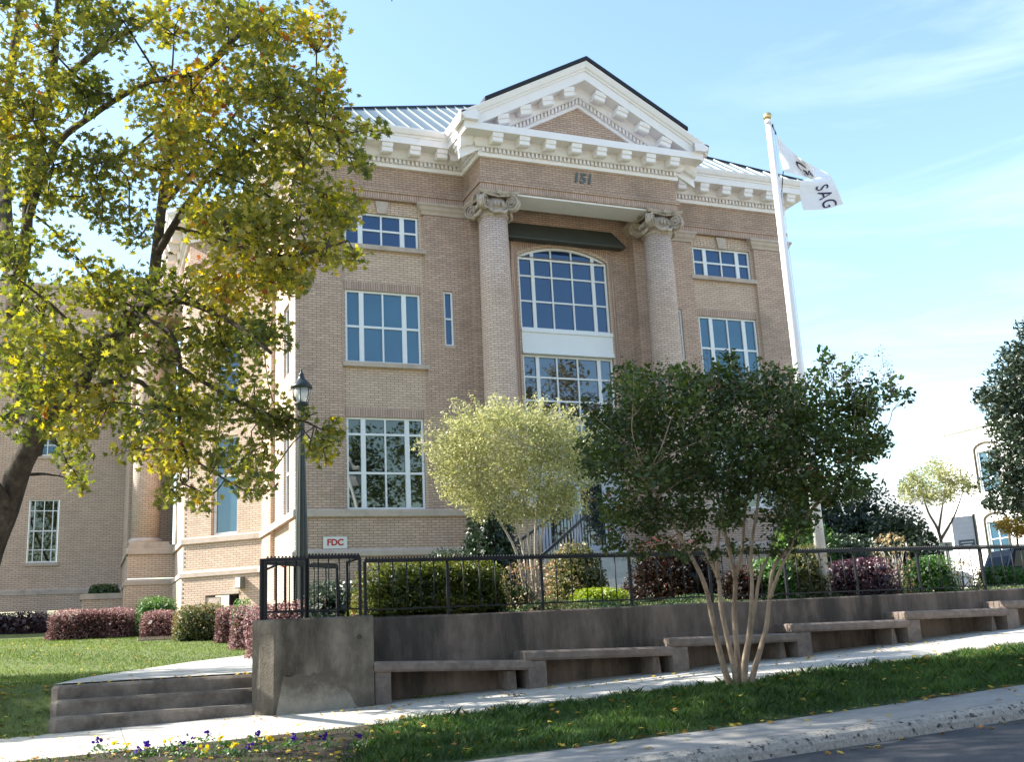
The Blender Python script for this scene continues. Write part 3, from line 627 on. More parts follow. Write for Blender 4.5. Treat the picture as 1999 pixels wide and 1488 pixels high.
# --- centre bay: recessed wall, arch, responds
cz = -.2
CWN = (XC-1.473, XC+1.473)
wall_grid(pk, F0, 4.98, XR-4.98, 2.6, 11.74, [(CWN[0], CWN[1], 2.9, 11.74)], o=cz, depth=.14)
zs_, zp = 11.74, 12.104; hw = 1.473; Rr = (hw**2+(zp-zs_)**2)/(2*(zp-zs_)); zc_ = zp-Rr
def arcz(u, off=0): return zc_+math.sqrt(max(0, (Rr+off)**2-(u-XC)**2))
mb = pk; us = np.linspace(CWN[0], CWN[1], 25)
for a, b_ in zip(us, us[1:]):
    mb.quad(F0.p(a, cz, arcz(a)), F0.p(b_, cz, arcz(b_)), F0.p(b_, cz, 13.4), F0.p(a, cz, 13.4))
    mb.quad(F0.p(a, cz, arcz(a)), F0.p(a, cz-.14, arcz(a)), F0.p(b_, cz-.14, arcz(b_)), F0.p(b_, cz, arcz(b_)))
wall_grid(pk, F0, 4.98, CWN[0], 11.74, 13.4, o=cz); wall_grid(pk, F0, CWN[1], XR-4.98, 11.74, 13.4, o=cz)
# moulded brick surround of the tall opening: two stepped bands
def surround(off0, off1, o0, o1, mname, m):
    mb = MB(); L = []
    for off in (off0, off1):
        pts = [(XC-hw-off, 4.3)]+[(XC-(hw+off)*math.cos(t), None) for t in np.linspace(0, math.pi, 25)]+[(XC+hw+off, 4.3)]
        q = []
        for i, (u, z) in enumerate(pts):
            if z is None:
                t = np.linspace(0, math.pi, 25)[i-1]; th0 = math.asin(hw/Rr); ang = -th0+2*th0*(i-1)/24
                u = XC+(Rr+off)*math.sin(ang); z = zc_+(Rr+off)*math.cos(ang)
            q.append((u, z))
        L.append(q)
    for i in range(len(L[0])-1):
        a, b_, c, d = L[0][i], L[0][i+1], L[1][i+1], L[1][i]
        mb.quad(F0.p(*(a[0], o1, a[1])), F0.p(*(b_[0], o1, b_[1])), F0.p(*(c[0], o1, c[1])), F0.p(*(d[0], o1, d[1])))
        mb.quad(F0.p(a[0], o0, a[1]), F0.p(b_[0], o0, b_[1]), F0.p(b_[0], o1, b_[1]), F0.p(a[0], o1, a[1]))
        mb.quad(F0.p(d[0], o0, d[1]), F0.p(c[0], o0, c[1]), F0.p(c[0], o1, c[1]), F0.p(d[0], o1, d[1]))
    part(mb, mname, m)
surround(0.0, .1, cz, cz+.035, 'arch_surround', 'brick_tan'); surround(.34, .44, cz, cz+.05, 'arch_surround', 'brick_pink')
surround(.101, .339, cz-.01, cz+.008, 'arch_surround', 'brick_soldier')
for a in (4.98, XR-5.80):
    wall_grid(pk, F0, a, a+.82, 2.6, 13.3, o=.18)
    for u in (a, a+.82): pk.quad(F0.p(u, -.22, 2.6), F0.p(u, .18, 2.6), F0.p(u, .18, 13.3), F0.p(u, -.22, 13.3))
    part(MB().sweep([(a-.0, .3), (a, -.18), (a+.82, -.18), (a+.82, .3)], CAPB), 'pier_capital', 'stone')
# joints toothing on the responds (alternating headers)
for a in (4.98, XR-5.80):
    for z in np.arange(4.4, 12.6, .135): sd.box(a-.012, a-.0, .02, .16, z, z+.06)
# central windows
cols = [(.165, .11), (.375, .045), (.605, .045), (.845, .11)]
window(F0, CWN[0]+.01, CWN[1]-.01, 9.50, 11.72, cols, [(.0, .0)], cz-.05, 'pane_blue', fr=.06)
mb = MB(); w_ = CWN[1]-CWN[0]
for z in (10.37, 11.15): mb.box(CWN[0]+.03, CWN[1]-.03, cz-.11, cz-.062, z-.025, z+.025)
# arched head
us = np.linspace(CWN[0]+.01, CWN[1]-.01, 31)
for a, b_ in zip(us, us[1:]):
    P = [F0.p(a, cz-.045, arcz(a)-.075), F0.p(b_, cz-.045, arcz(b_)-.075), F0.p(b_, cz-.045, arcz(b_)), F0.p(a, cz-.045, arcz(a)), F0.p(a, cz-.12, arcz(a)-.075), F0.p(b_, cz-.12, arcz(b_)-.075)]
    mb.add(P, [(0, 1, 2, 3), (0, 4, 5, 1)])
for f, ww in cols:
    c = CWN[0]+f*w_; mb.box(c-ww/2, c+ww/2, cz-.115, cz-.056, 11.6, arcz(c)-.06)
for u in (CWN[0]+.01, CWN[1]-.07): mb.box(u, u+.06, cz-.12, cz-.052, 11.6, 11.8)
wn = part(mb, 'arched_window_head', 'white_frame')
mb = MB(); 
for a, b_ in zip(us, us[1:]): mb.quad(F0.p(a, cz-.098, 11.66), F0.p(b_, cz-.098, 11.66), F0.p(b_, cz-.098, arcz(b_)-.01), F0.p(a, cz-.098, arcz(a)-.01))
mb.build('pane', 'pane_blue', wn)
mb = MB(); a, b_ = CWN[0]-.0, CWN[1]+.0
mb.box(a, b_, cz-.14, cz+.06, 8.86, 9.38); mb.box(a-.01, b_+.01, cz-.14, cz+.1, 9.38, 9.44); mb.box(a-.01, b_+.01, cz-.14, cz+.075, 9.44, 9.50)
mb.box(a-.01, b_+.01, cz-.14, cz+.085, 8.79, 8.86); mb.box(a-.01, b_+.01, cz-.14, cz+.11, 8.73, 8.79)
tag(part(mb, 'spandrel_panel', 'white_frame'), 'plain white panel between the arched window and the window below it')
window(F0, CWN[0]+.01, CWN[1]-.01, 5.25, 8.72, cols, [(.19, .05), (.39, .05), (.59, .05), (.79, .05)], cz-.05, 'pane_dark', fr=.06)
# doors
dr = MB(); dr.box(CWN[0]+.01, CWN[1]-.01, cz-.13, cz-.03, 5.1, 5.25)
for u0, u1 in ((CWN[0]+.01, CWN[0]+.5), (CWN[1]-.5, CWN[1]-.01)): dr.box(u0, u1, cz-.13, cz-.04, 2.85, 5.1)
part(dr, 'door_surround', 'door_paint')
for u0, u1 in ((XC-.97, XC-.01), (XC+.01, XC+.97)):
    mb = MB(); o = cz-.06; mb.box(u0, u0+.13, o-.05, o, 2.87, 5.08); mb.box(u1-.13, u1, o-.05, o, 2.87, 5.08); mb.box(u0+.13, u1-.13, o-.05, o, 2.87, 3.2); mb.box(u0+.13, u1-.13, o-.05, o, 4.95, 5.08)
    d = part(mb, 'door', 'door_paint')
    mb = MB(); mb.quad(F0.p(u0+.1, o-.03, 3.1), F0.p(u1-.1, o-.03, 3.1), F0.p(u1-.1, o-.03, 5.0), F0.p(u0+.1, o-.03, 5.0)); mb.build('pane', 'pane_dark', d)
    mb = MB(); uu = u1-.06 if u0 < XC-.5 else u0+.06; mb.tube([F0.p(uu, o+.05, 3.7), F0.p(uu, o+.05, 4.1)], .012, 6); mb.build('handle', 'iron', d)
# dark awning
mb = MB(); y0, y1 = cz+.01, .24
P = [F0.p(6.34, y0, 12.78), F0.p(9.76, y0, 12.78), F0.p(10.02, y1, 12.17), F0.p(6.08, y1, 12.17), F0.p(6.08, y0, 12.17), F0.p(10.02, y0, 12.17), F0.p(10.02, y1, 12.13), F0.p(6.08, y1, 12.13)]
mb.add(P, [(0, 3, 2, 1), (3, 7, 6, 2), (0, 4, 3), (1, 2, 5), (4, 5, 6, 7)]); part(mb, 'awning', 'awning')
part(pk, 'brick_walls', 'brick_pink'); part(tn, 'rear_walls', 'brick_tan'); tag(part(sd, 'header_toothing', 'brick_soldier'), kind='stuff')
# --- brick entablature
EP = [(-2.1, 16), (-2.1, 7.45), (0, 5.5), (0, 0), (4.91, 0), (4.91, -1.42), (XR-4.91, -1.42), (XR-4.91, 0), (XR, 0), (XR, 13)]
mb = MB(); mb.sweep(EP, [(-.4, 12.955), (.03, 12.955), (.03, 13.0)]); mb.sweep(EP, [(.07, 13.17), (.07, 13.3), (.0, 13.33), (0, 13.97)]); mb.sweep(EP, [(.03, 13.0), (.03, 13.005)])
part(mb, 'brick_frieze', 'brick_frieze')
mb = MB(); mb.sweep(EP, [(.03, 13.0), (.03, 13.17), (.07, 13.17)]); part(mb, 'soldier_band', 'brick_soldier')
# beam soffit, ceiling
mb = MB(); mb.box(4.92, XR-4.92, .5, 1.41, 12.9, 12.957); mb.box(4.95, XR-4.95, .49, .5, 12.93, 13.4); mb.box(4.95, XR-4.95, -.2, .5, 13.38, 13.45)
part(mb, 'portico_soffit', 'white_trim')
# --- white cornice
CP = EP
mb = MB()
mb.sweep(CP, [(0, 13.95), (.08, 13.95), (.08, 14.04), (.1, 14.06), (.06, 14.06), (.06, 14.2), (.17, 14.2), (.2, 14.24), (.24, 14.31), (.24, 14.45), (.665, 14.45), (.665, 14.66), (0, 14.66)])
cor = part(mb, 'cornice', 'white_trim')
sima = [(.3, 14.655), (.69, 14.655), (.70, 14.7), (.75, 14.73), (.79, 14.8), (.81, 14.84), (.81, 14.89), (.3, 14.9)]
for q in (EP[:5], [(4.91, .2), (4.91, -1.42-.81)], [(XR-4.91, -1.42-.81), (XR-4.91, .2)], EP[7:]): MB().sweep(q, sima).build('gutter_moulding', 'white_trim', cor)
def dentils(mb, a, b_, nrm, o0=.06, o1=.15, z0=14.07, z1=14.19):
    a = np.array(a); b_ = np.array(b_); L = np.linalg.norm(b_-a); d = (b_-a)/L; F = Fr(a, d); n = int(L/.125)
    for i in range(n): u = (i+.2)*L/n; mb.box(u, u+.068, o0, o1, z0, z1, F)
mb = MB()
for a, b_ in zip(EP, EP[1:]): dentils(mb, a, b_, None)
tag(mb.build('dentil_course', 'white_trim', cor), kind='stuff')
# modillions: one mesh copied
mm = MB(); mm.add([(x, y, z) for x in (-.155, .155) for y, z in ((0, -.0), (0, -.2), (-.06, -.24), (-.2, -.27), (-.27, -.27), (-.32, -.24), (-.325, -.13), (-.36, -.12), (-.375, -.05), (-.38, 0))],
    [tuple(range(10))[::-1], tuple(range(10, 20))]+[(i, (i+1) % 10, 10+(i+1) % 10, 10+i) for i in range(10)])
proto = None
def modillion(F, u, z=14.449, o=.245, xf=None):
    global proto
    if proto is None: ob = mm.build('modillion', 'white_trim', cor); proto = ob
    else: ob = proto.copy(); COL.objects.link(ob)
    p = F.p(u, o, z); x, y = F.t, -F.n
    ob.matrix_parent_inverse = Matrix.Identity(4); ob.parent = cor
    Mx = Matrix([[x[0], -F.n[0]*1, 0, p[0]], [x[1], -F.n[1]*1, 0, p[1]], [x[2], -F.n[2], 1, p[2]], [0, 0, 0, 1]])
    Mx = Matrix([[x[0], -F.n[0], 0, p[0]], [x[1], -F.n[1], 0, p[1]], [0, 0, 1, p[2]], [0, 0, 0, 1]])
    if xf is not None: Mx = Matrix([[x[0], -F.n[0], 0, p[0]], [x[1], -F.n[1], 0, p[1]], [xf, 0, 1, p[2]], [0, 0, 0, 1]])
    ob.matrix_world = Mx; ob.matrix_local = cor.matrix_world.inverted() @ Mx if False else Mx
    return ob
# parent chain B(empty at (8,0,1.2)) -> cornice(parent inverse) : cornice local frame equals world
for u in [5.248+.8075*k for k in range(8)]: modillion(F0, u, o=1.42+.245)
for u in [.0, .82, 1.65, 2.475, 3.29, 4.09]:
    modillion(F0, u); modillion(F0, XR-u)
for P0, P1, n in (((-.0, 5.5), (0, 0), 6), ((-2.1, 7.45), (0, 5.5), 3), ((-2.1, 10.6), (-2.1, 7.45), 3), ((4.91, 0), (4.91, -1.42), 2), ((-2.1, 13.7), (-2.1, 10.6), 3)):
    d = np.subtract(P1, P0); L = np.linalg.norm(d); F = Fr(P0, d)
    for k in range(n): modillion(F, L*(k+.5)/n)
modillion(Fr((4.91, 0), (0, -1)), 1.42)
# --- pediment
SL = .556
def rz(z_apex, x): return z_apex-SL*abs(x-XC)
mb = MB(); xl = 4.95
mb.quad((XC-2.6, -1.42, 14.6), (XC+2.6, -1.42, 14.6), (XC+2.6, -1.42, 14.6), (XC, -1.42, 16.06)) if False else None
mb.add([(XC-2.9, -1.42, 14.6), (XC+2.9, -1.42, 14.6), (XC, -1.42, 16.2)], [(0, 1, 2)]); part(mb, 'tympanum', 'brick_pink')
def rake(mb, prof, x_out):   # prof: (o, z at apex)
    n = len(prof)
    R_ = [[(x, -1.42-o, rz(z, x)) for o, z in prof] for x in (XC-x_out, XC, XC+x_out)]
    for i in range(2):
        for j in range(n-1): mb.add([R_[i][j], R_[i+1][j], R_[i+1][j+1], R_[i][j+1]], [(0, 1, 2, 3)])
    mb.add(R_[0], [tuple(range(n))[::-1]]); mb.add(R_[2], [tuple(range(n))])
mb = MB(); rake(mb, [(0, 15.9), (.08, 15.9), (.08, 16.0), (.06, 16.02), (.06, 16.18), (.17, 16.18), (.2, 16.22), (.24, 16.3), (.24, 16.5), (.65, 16.5), (.65, 16.79), (0, 16.79)], 3.79)
ped = part(mb, 'raking_cornice', 'white_trim')
mb = MB(); rake(mb, [(.0, 16.788), (.69, 16.788), (.7, 16.84), (.75, 16.87), (.79, 16.95), (.81, 16.99), (.81, 17.04), (0, 17.05)], 3.95); mb.build('raking_gutter_moulding', 'white_trim', ped)
mb = MB()
for k in range(46):
    for s in (-1, 1):
        x = XC+s*(.06+k*.115)
        if abs(x-XC) > 3.0: continue
        z0 = rz(16.03, x); z1 = rz(16.17, x); w = .034
        P = [(x+dx, -1.42-o, rz(zz, x+dx)) for zz in (16.03, 16.17) for o in (.06, .15) for dx in (-w, w)]
        mb.add(P, [(0, 1, 3, 2), (4, 6, 7, 5), (2, 3, 7, 6), (1, 0, 4, 5), (0, 2, 6, 4), (3, 1, 5, 7)])
tag(mb.build('raking_dentils', 'white_trim', ped), kind='stuff')
for s in (-1, 1):
    for k in range(4):
        x = XC+s*(.535+.7*k); ob = modillion(F0, x, z=rz(16.498, x), o=1.42+.245, xf=-s*SL)
mb = MB(); zt = 17.06
for s in (-1, 1):
    x0, x1 = XC, XC+s*3.24
    P = [(x, y, rz(zt+dz, x)) for dz in (0, .11) for y in (-1.42-.85, 6.5) for x in (x0, x1)]
    mb.add(P, [(0, 1, 3, 2), (4, 6, 7, 5), (0, 4, 5, 1), (2, 3, 7, 6), (1, 5, 7, 3)])
part(mb, 'pediment_roof', 'dark_roof')
# gable sides filling between eave and roof
mb = MB()
for s in (-1, 1):
    mb.add([(XC+s*3.9, -2.2, 14.88), (XC+s*3.9, 4, 14.88), (XC+s*3.2, 4, rz(17.05, XC+3.2)), (XC+s*3.2, -2.2, rz(17.05, XC+3.2))], [(0, 1, 2, 3)])
part(mb, 'pediment_flank', 'metal_roof')
# --- main roof: front slope plane with standing seams, hips to each side
m_ = .75; ez, ey = 14.88, -.72
apex = (7.6, 5.0)
def rp_(x, b_): return (x, ey+b_, ez+m_*b_)
hl, hr = rp_(-.72, 0), rp_(XR+.72, 0); tl, tr = rp_(7.49, 5.75), rp_(XR-7.49, 5.75)
mb = MB(); bk = 13.5
mb.add([hl, hr, tr, tl], [(0, 1, 2, 3)]); mb.add([hl, tl, (tl[0], 9, tl[2]), (-.72, bk, ez)], [(0, 1, 2, 3)]); mb.add([hr, (XR+.72, bk, ez), (tr[0], 9, tr[2]), tr], [(0, 1, 2, 3)])
mb.add([tl, tr, (tr[0], 9, tr[2]), (tl[0], 9, tl[2])], [(0, 1, 2, 3)]); mb.add([(tl[0], 9, tl[2]), (tr[0], 9, tr[2]), (XR+.72, bk, ez), (-.72, bk, ez)], [(0, 1, 2, 3)])
rf = part(mb, 'metal_roof', 'metal_roof')
mb = MB()
for x in np.arange(-.3, XR+.6, .43):
    tt = (x+.72)/(7.49+.72) if x < XC else (XR+.72-x)/(7.49+.72); b_ = min(1, tt)*5.75
    if b_ < .1: continue
    p0, p1 = rp_(x, 0), rp_(x, b_-.02); h = .05; w = .014
    P = [(p[0]+dx, p[1], p[2]+dz) for p in (p0, p1) for dx in (-w, w) for dz in (0, h)]
    mb.add(P, [(1, 3, 7, 5), (0, 1, 5, 4), (2, 6, 7, 3), (0, 2, 3, 1)])
mb.build('standing_seam', 'metal_roof', rf)
mb = MB(); mb.tube([hl, tl], .07, 6); mb.tube([hr, tr], .07, 6); mb.build('hip_cap', 'dark_roof', rf)
# roofs of the rear parts
mb = MB(); mb.add([(-2.9, 7.1, 14.86), (-2.9, 16, 14.86), (0, 16, 16.5), (.5, 8, 16)], [(0, 1, 2, 3)]); mb.add([(-22, 16.2, 14.9), (-3.6, 16.2, 14.9), (-3.6, 24, 15.2), (-22, 24, 15.2)], [(0, 1, 2, 3)])
mb.add([(-2.9, 7.4, 14.86), (.5, 8, 16), (0, 4.5, 14.9), (-.8, 5.1, 14.86)], [(0, 1, 2, 3)])
part(mb, 'rear_roof', 'metal_roof')
# --- giant brick columns with scrolled stone capitals
def column(cx, cy):
    mb = MB(); mb.lathe((cx, cy), [(.455, 4.5), (.46, 6), (.452, 8), (.435, 10), (.41, 12.3)], 48); c = part(mb, 'column', 'brick_col', uv='cyl', axis=(cx, cy, .43))
    mb = MB(); mb.lathe((cx, cy), [(.6, 4.2), (.62, 4.28), (.58, 4.36), (.5, 4.42), (.52, 4.47), (.47, 4.52)], 36); mb.build('column_base', 'stone', c)
    # capital
    mb = MB(); mb.lathe((cx, cy), [(.42, 12.26), (.45, 12.29), (.45, 12.33), (.42, 12.36), (.46, 12.48), (.5, 12.58), (.46, 12.66), (.4, 12.8)], 36)
    ab = []
    for k in range(4):     # abacus with concave sides
        a0 = math.pi/4+k*math.pi/2
        for t in np.linspace(0, 1, 7)[:-1]:
            p = np.array([math.cos(a0), math.sin(a0)])*.87*(1-t)+np.array([math.cos(a0+math.pi/2), math.sin(a0+math.pi/2)])*.87*t
            mid = np.array([math.cos(a0+math.pi/4), math.sin(a0+math.pi/4)]); p = p-mid*.11*math.sin(math.pi*t); ab.append(p)
    for z0, z1, s0, s1 in ((12.86, 12.91, .9, .97), (12.91, 12.958, .97, 1.0)):
        n = len(ab); V = [(cx+p[0]*s0, cy+p[1]*s0, z0) for p in ab]+[(cx+p[0]*s1, cy+p[1]*s1, z1) for p in ab]
        mb.add(V, [tuple(range(n))[::-1], tuple(range(n, 2*n))]+[(i, (i+1) % n, n+(i+1) % n, n+i) for i in range(n)])
    for k in range(4):
        a0 = math.pi/4+k*math.pi/2; d = np.array([math.cos(a0), math.sin(a0), 0]); s_ = np.array([-d[1], d[0], 0]); c0 = np.array([cx, cy, 12.62])+d*.62
        # volute disc
        n = 26; V = []
        for sgn in (-1, 1):
            for j in range(n):
                t = 2*math.pi*j/n; r = .2; V.append(c0+d*r*math.cos(t)+np.array([0, 0, r*1.12*math.sin(t)])+s_*sgn*(.055+.035*(1-abs(math.cos(t)))))
        mb.add(V, [tuple(range(n))[::-1], tuple(range(n, 2*n))], False); mb.add(V, [(i, (i+1) % n, n+(i+1) % n, n+i) for i in range(n)], True)
        for sgn in (-1, 1):
            pts = []; rs = []
            for t in np.linspace(0, 4.6*math.pi, 60):
                r = .215*(1-t/(5.2*math.pi)); ph = math.pi*.55-t
                pts.append(c0+d*r*math.cos(ph)+np.array([0, 0, r*1.1*math.sin(ph)])+s_*sgn*(.085+.03*t/14)); rs.append(.026*(1-t/22))
            mb.tube(pts, rs, 6); e = c0+s_*sgn*.1
            mb.tube([e, e+s_*sgn*.04], [.04, .025], 8)
            # canal from volute over the echinus to the face centre
            fc = np.array([math.cos(a0+sgn*math.pi/4), math.sin(a0+sgn*math.pi/4), 0])
            q0 = c0+s_*sgn*.085+np.array([0, 0, .235])-d*.02; q2 = np.array([cx, cy, 12.80])+fc*.5; q1 = (q0+q2)/2+np.array([0, 0, .0])
            mb.tube(smooth_path([q0, q1, q2], 4), .03, 6)
            g0 = c0+s_*sgn*.07+np.array([0, 0, -.13])-d*.12; g2 = np.array([cx, cy, 12.36])+fc*.52; g1 = (g0+g2)/2+np.array([0, 0, -.09])+fc*.05
            mb.tube(smooth_path([g0, g1, g2], 5), [.03, .035, .04, .045, .05, .05, .055, .055, .06, .06, .06], 7)
    for k in range(4):
        fc = np.array([math.cos(k*math.pi/2), math.sin(k*math.pi/2), 0]); c0 = np.array([cx, cy, 0])
        side_ = np.array([-fc[1], fc[0], 0])
        for j in range(-1, 2): e = c0+fc*.5+side_*j*.12; mb.tube([e+[0, 0, 12.5], e+[0, 0, 12.56], e+[0, 0, 12.63], e+[0, 0, 12.67]], [.02, .05, .045, .01], 8)
        e = c0+fc*.56; 
        for t in np.linspace(0, 6.28, 6)[:-1]: mb.tube([e+[0, 0, 12.9], e+side_*.085*math.cos(t)+[0, 0, 12.9+.07*math.sin(t)]+fc*.03], [.03, .025], 6)
    mb.build('capital', 'stone_carved', c)
    # brick pedestal
    mb = MB(); mb.box(cx-.62, cx+.62, -cy-.62, -cy+.62, .8, 4.0); part(mb, 'pedestal', 'brick_pink')
    mb = MB(); mb.box(cx-.68, cx+.68, -cy-.68, -cy+.68, 4.0, 4.2); part(mb, 'pedestal_cap', 'stone')
column(5.40, -.95); column(XR-5.40, -.95)
# numerals
t = text_part('house_number', '151', .43, F0, 8.07, 1.425, 13.66, 'numeral', B, .05, shear=.18, bold=.013)
# entrance stair
mb = MB()
for k in range(9): mb.box(6.3, 9.8, 1.6+.32*k if k < 8 else 4.0, 1.9+.32*(k+1), 1.0, 2.87-.16*(k+1))
mb.box(6.0, 10.1, .0, 1.95, 1.0, 2.86); part(mb, 'entrance_stair', 'path')
for a, b_, c in (((3.0, -6.3, 2.45), (6.3, -2.1, 3.78), (6.69, -1.6, 3.95)), ((3.95, -6.4, 2.42), (7.3, -2.1, 3.86), (7.9, -1.6, 4.05))):
    mb = MB(); mb.tube([a, b_, c, (c[0]+.05, c[1]+.3, c[2]+.12)], .035, 8)
    r = mb.build('stair_railing', 'iron', B)
    mb = MB()
    for k in range(16):
        p = np.array(a)+(np.array(b_)-np.array(a))*(k+.5)/16; mb.tube([p, (p[0], p[1], p[2]-.85)], .014, 5)
    for k in range(4): mb.tube([(c[0]+.1*k, c[1]+.1, c[2]+.02), (c[0]+.1*k, c[1]+.1, 2.86)], .016, 5)
    mb.build('railing_bars', 'iron', r)
# wall lamp on the chamfer
T = thing('wall_light', 'boxy pale wall light above the service opening', 'wall light', tuple(FC.p(2.2, .1, 2.7)))
mb = MB(); mb.box(2.12, 2.32, .05, .26, 2.56, 2.9, FC); mb.build('housing', 'plaque', T)
mb = MB(); mb.box(2.14, 2.3, .26, .275, 2.58, 2.88, FC); mb.box(2.105, 2.12, .07, .24, 2.58, 2.88, FC); mb.build('diffuser', 'white_frame', T)
# FDC sign
T = thing('fire_connection_sign', 'small white sign with red letters FDC low on the brick wall', 'sign', (1.0, 0, 3.35))
mb = MB(); mb.box(.7, 1.32, .03, .05, 3.2, 3.505); mb.build('board', 'sign_white', T)
text_part('lettering', 'FDC', .225, F0, 1.01, .052, 3.352, 'sign_red', T, .006, bold=.008)

# ------------------------------------------------------------------ lamp post
LX, LY = -.97, -5.95
T = thing('street_lamp', 'dark green fluted lamp post with bell-topped glass lantern', 'street lamp', (LX, LY, .7))
mb = MB(); n = 24; zz = [(.7, .2), (1.0, .17), (1.3, .135), (3.2, .115), (4.6, .075), (5.3, .062), (5.55, .06)]
vs = []; 
for z, r in zz:
    for j in range(n): rr = r*(1-.07*(j % 2)); vs.append((LX+rr*math.cos(2*math.pi*j/n), LY+rr*math.sin(2*math.pi*j/n), z))
mb.add(vs, [(i*n+j, i*n+(j+1) % n, (i+1)*n+(j+1) % n, (i+1)*n+j) for i in range(len(zz)-1) for j in range(n)])
mb.build('post', 'lamp_green', T)
ztop = 6.36
mb = MB(); mb.lathe((LX, LY), [(.06, 5.5), (.1, 5.54), (.1, 5.58), (.14, 5.62), (.15, 5.66), (.1, 5.68)], 18); mb.build('collar', 'lamp_green', T)
mb = MB(); mb.lathe((LX, LY), [(.11, 5.66), (.165, 5.8), (.185, 5.98)], 18); mb.build('glass', 'lamp_glass', T)
mb = MB()
for k in range(6):
    a = k*math.pi/3+.2; mb.tube([(LX+r*math.cos(a), LY+r*math.sin(a), z) for r, z in ((.12, 5.66), (.175, 5.8), (.195, 5.98))], .01, 5)
mb.build('cage', 'lamp_green', T)
mb = MB(); mb.lathe((LX, LY), [(.21, 5.96), (.225, 5.99), (.2, 6.04), (.13, 6.11), (.075, 6.17), (.055, 6.24), (.065, 6.26), (.03, 6.29), (.014, 6.33), (.022, 6.35), (.0, 6.4)], 20); mb.build('hood', 'lamp_green', T)
mb = MB(); mb.lathe((LX, LY), [(.02, 5.7), (.05, 5.75), (.055, 5.85), (.02, 5.92)], 10); mb.build('bulb', 'white_frame', T)

# ------------------------------------------------------------------ flagpole and flag
PX, PY = 5.821, -13.217; PX, PY = at(1612, 1156, 16.9)[:2]
top = at(1500, 240, 16.4); top[2] = max(top[2], 8.2)
T = thing('flagpole', 'tall white tapering flagpole with a ball on top behind the railing', 'flagpole', (PX, PY, 1.2))
PB = np.array([PX, PY, 1.15]); 
def pole(z): return PB+(top-PB)*(z-PB[2])/(top[2]-PB[2])
mb = MB(); mb.tube([PB, pole(4.5), top], [.088, .078, .048], 20); mb.build('pole', 'pole_white', T)
mb = MB(); mb.tube([top+[0, 0, -.02], top+[0, 0, .05]], [.055, .05], 14); mb.build('truck', 'pole_white', T)
c = top+np.array([-.0, 0, .11]); mb = MB(); mb.lathe((c[0], c[1]), [(.07*math.sin(t), c[2]-.07*math.cos(t)) for t in np.linspace(.02, 3.12, 12)], 18); mb.build('ball', 'gold', T)
mb = MB(); off = np.array([.07, -.03, 0]); mb.tube([top+off, pole(6.)+off*1.1, pole(3.2)+off*1.2], .006, 4); mb.build('halyard', 'pole_white', T)
# flag: upper panel flies right, outer half folds down. Defined by a cloth grid over three-dimensional control points
Df = 16.45
def fp(px, py, dd): return at(px, py, Df+dd)
ctrl = [  # columns along the fly; each: top, mid, bottom
 [(1515, 262, 0), (1521, 300, .05), (1529, 334, 0)],
 [(1538, 288, .12), (1545, 318, .0), (1556, 342, -.05)],
 [(1566, 312, -.08), (1572, 336, .1), (1582, 348, .12)],
 [(1592, 326, .1), (1592, 343, -.02), (1592, 353, -.1)],
 [(1620, 342, .0), (1597, 354, -.2), (1566, 352, -.25)],
 [(1634, 368, -.1), (1602, 380, -.2), (1562, 378, -.28)],
 [(1646, 398, -.04), (1612, 408, -.22), (1568, 410, -.3)]]
G = np.array([[fp(*c_) for c_ in col] for col in ctrl])
def cr(P, t):
    k = len(P)-1; i = min(int(t*k), k-1); f = t*k-i; p0, p1, p2, p3 = P[max(i-1, 0)], P[i], P[i+1], P[min(i+2, k)]
    return .5*((2*p1)+(-p0+p2)*f+(2*p0-5*p1+4*p2-p3)*f*f+(-p0+3*p1-3*p2+p3)*f**3)
def flagpt(s, t): return cr([cr(list(G[i]), t) for i in range(len(G))], s)
NU, NV = 60, 24
V = [flagpt(i/NU, j/NV) for i in range(NU+1) for j in range(NV+1)]
mb = MB(); mb.add(V, [(i*(NV+1)+j, (i+1)*(NV+1)+j, (i+1)*(NV+1)+j+1, i*(NV+1)+j+1) for i in range(NU) for j in range(NV)], True)
FT = thing('flag', 'white flag with dark lettering folded over in the wind at the pole top', 'flag', tuple(top-[0, 0, .3]))
mb.build('cloth', 'flag_cloth', FT)
def on_flag(s0, t0, su, sv, off):
    def f(x, y, w):
        s = min(max(s0+x*su, 0), 1); t = min(max(t0-y*sv, 0), 1); p = flagpt(s, t)
        e1 = flagpt(min(s+.01, 1), t)-flagpt(max(s-.01, 0), t); e2 = flagpt(s, min(t+.02, 1))-flagpt(s, max(t-.02, 0)); n_ = np.cross(e1, e2); n_ /= np.linalg.norm(n_)+1e-9
        if n_@(CAMP-p) < 0: n_ = -n_
        return Vector(p+n_*off)
    return f
text_part('lettering', 'G', 1., F0, 0, 0, 0, 'flag_ink', FT, 0, rot=on_flag(.3, .42, .22, .55, .012))
text_part('lettering', 'A', 1., F0, 0, 0, 0, 'flag_ink', FT, 0, rot=on_flag(.4, .5, .16, .45, .012))
text_part('lettering', 'Great', 1., F0, 0, 0, 0, 'flag_ink', FT, 0, rot=on_flag(.33, .82, .055, .2, .012))
text_part('lettering', 'S', 1., F0, 0, 0, 0, 'flag_ink', FT, 0, rot=on_flag(.76, .45, .13, .5, .012))
text_part('lettering', 'A', 1., F0, 0, 0, 0, 'flag_ink', FT, 0, rot=on_flag(.85, .42, .13, .5, .012))
text_part('lettering', 'G', 1., F0, 0, 0, 0, 'flag_ink', FT, 0, rot=on_flag(.94, .4, .13, .5, .012))
mb = MB(); mb.tube([top+[.05, -.02, -.02], fp(1515, 262, 0)], .012, 5); mb.tube([pole(7.4)+off, fp(1529, 334, 0)], .008, 5); mb.build('snap_hooks', 'iron', FT)

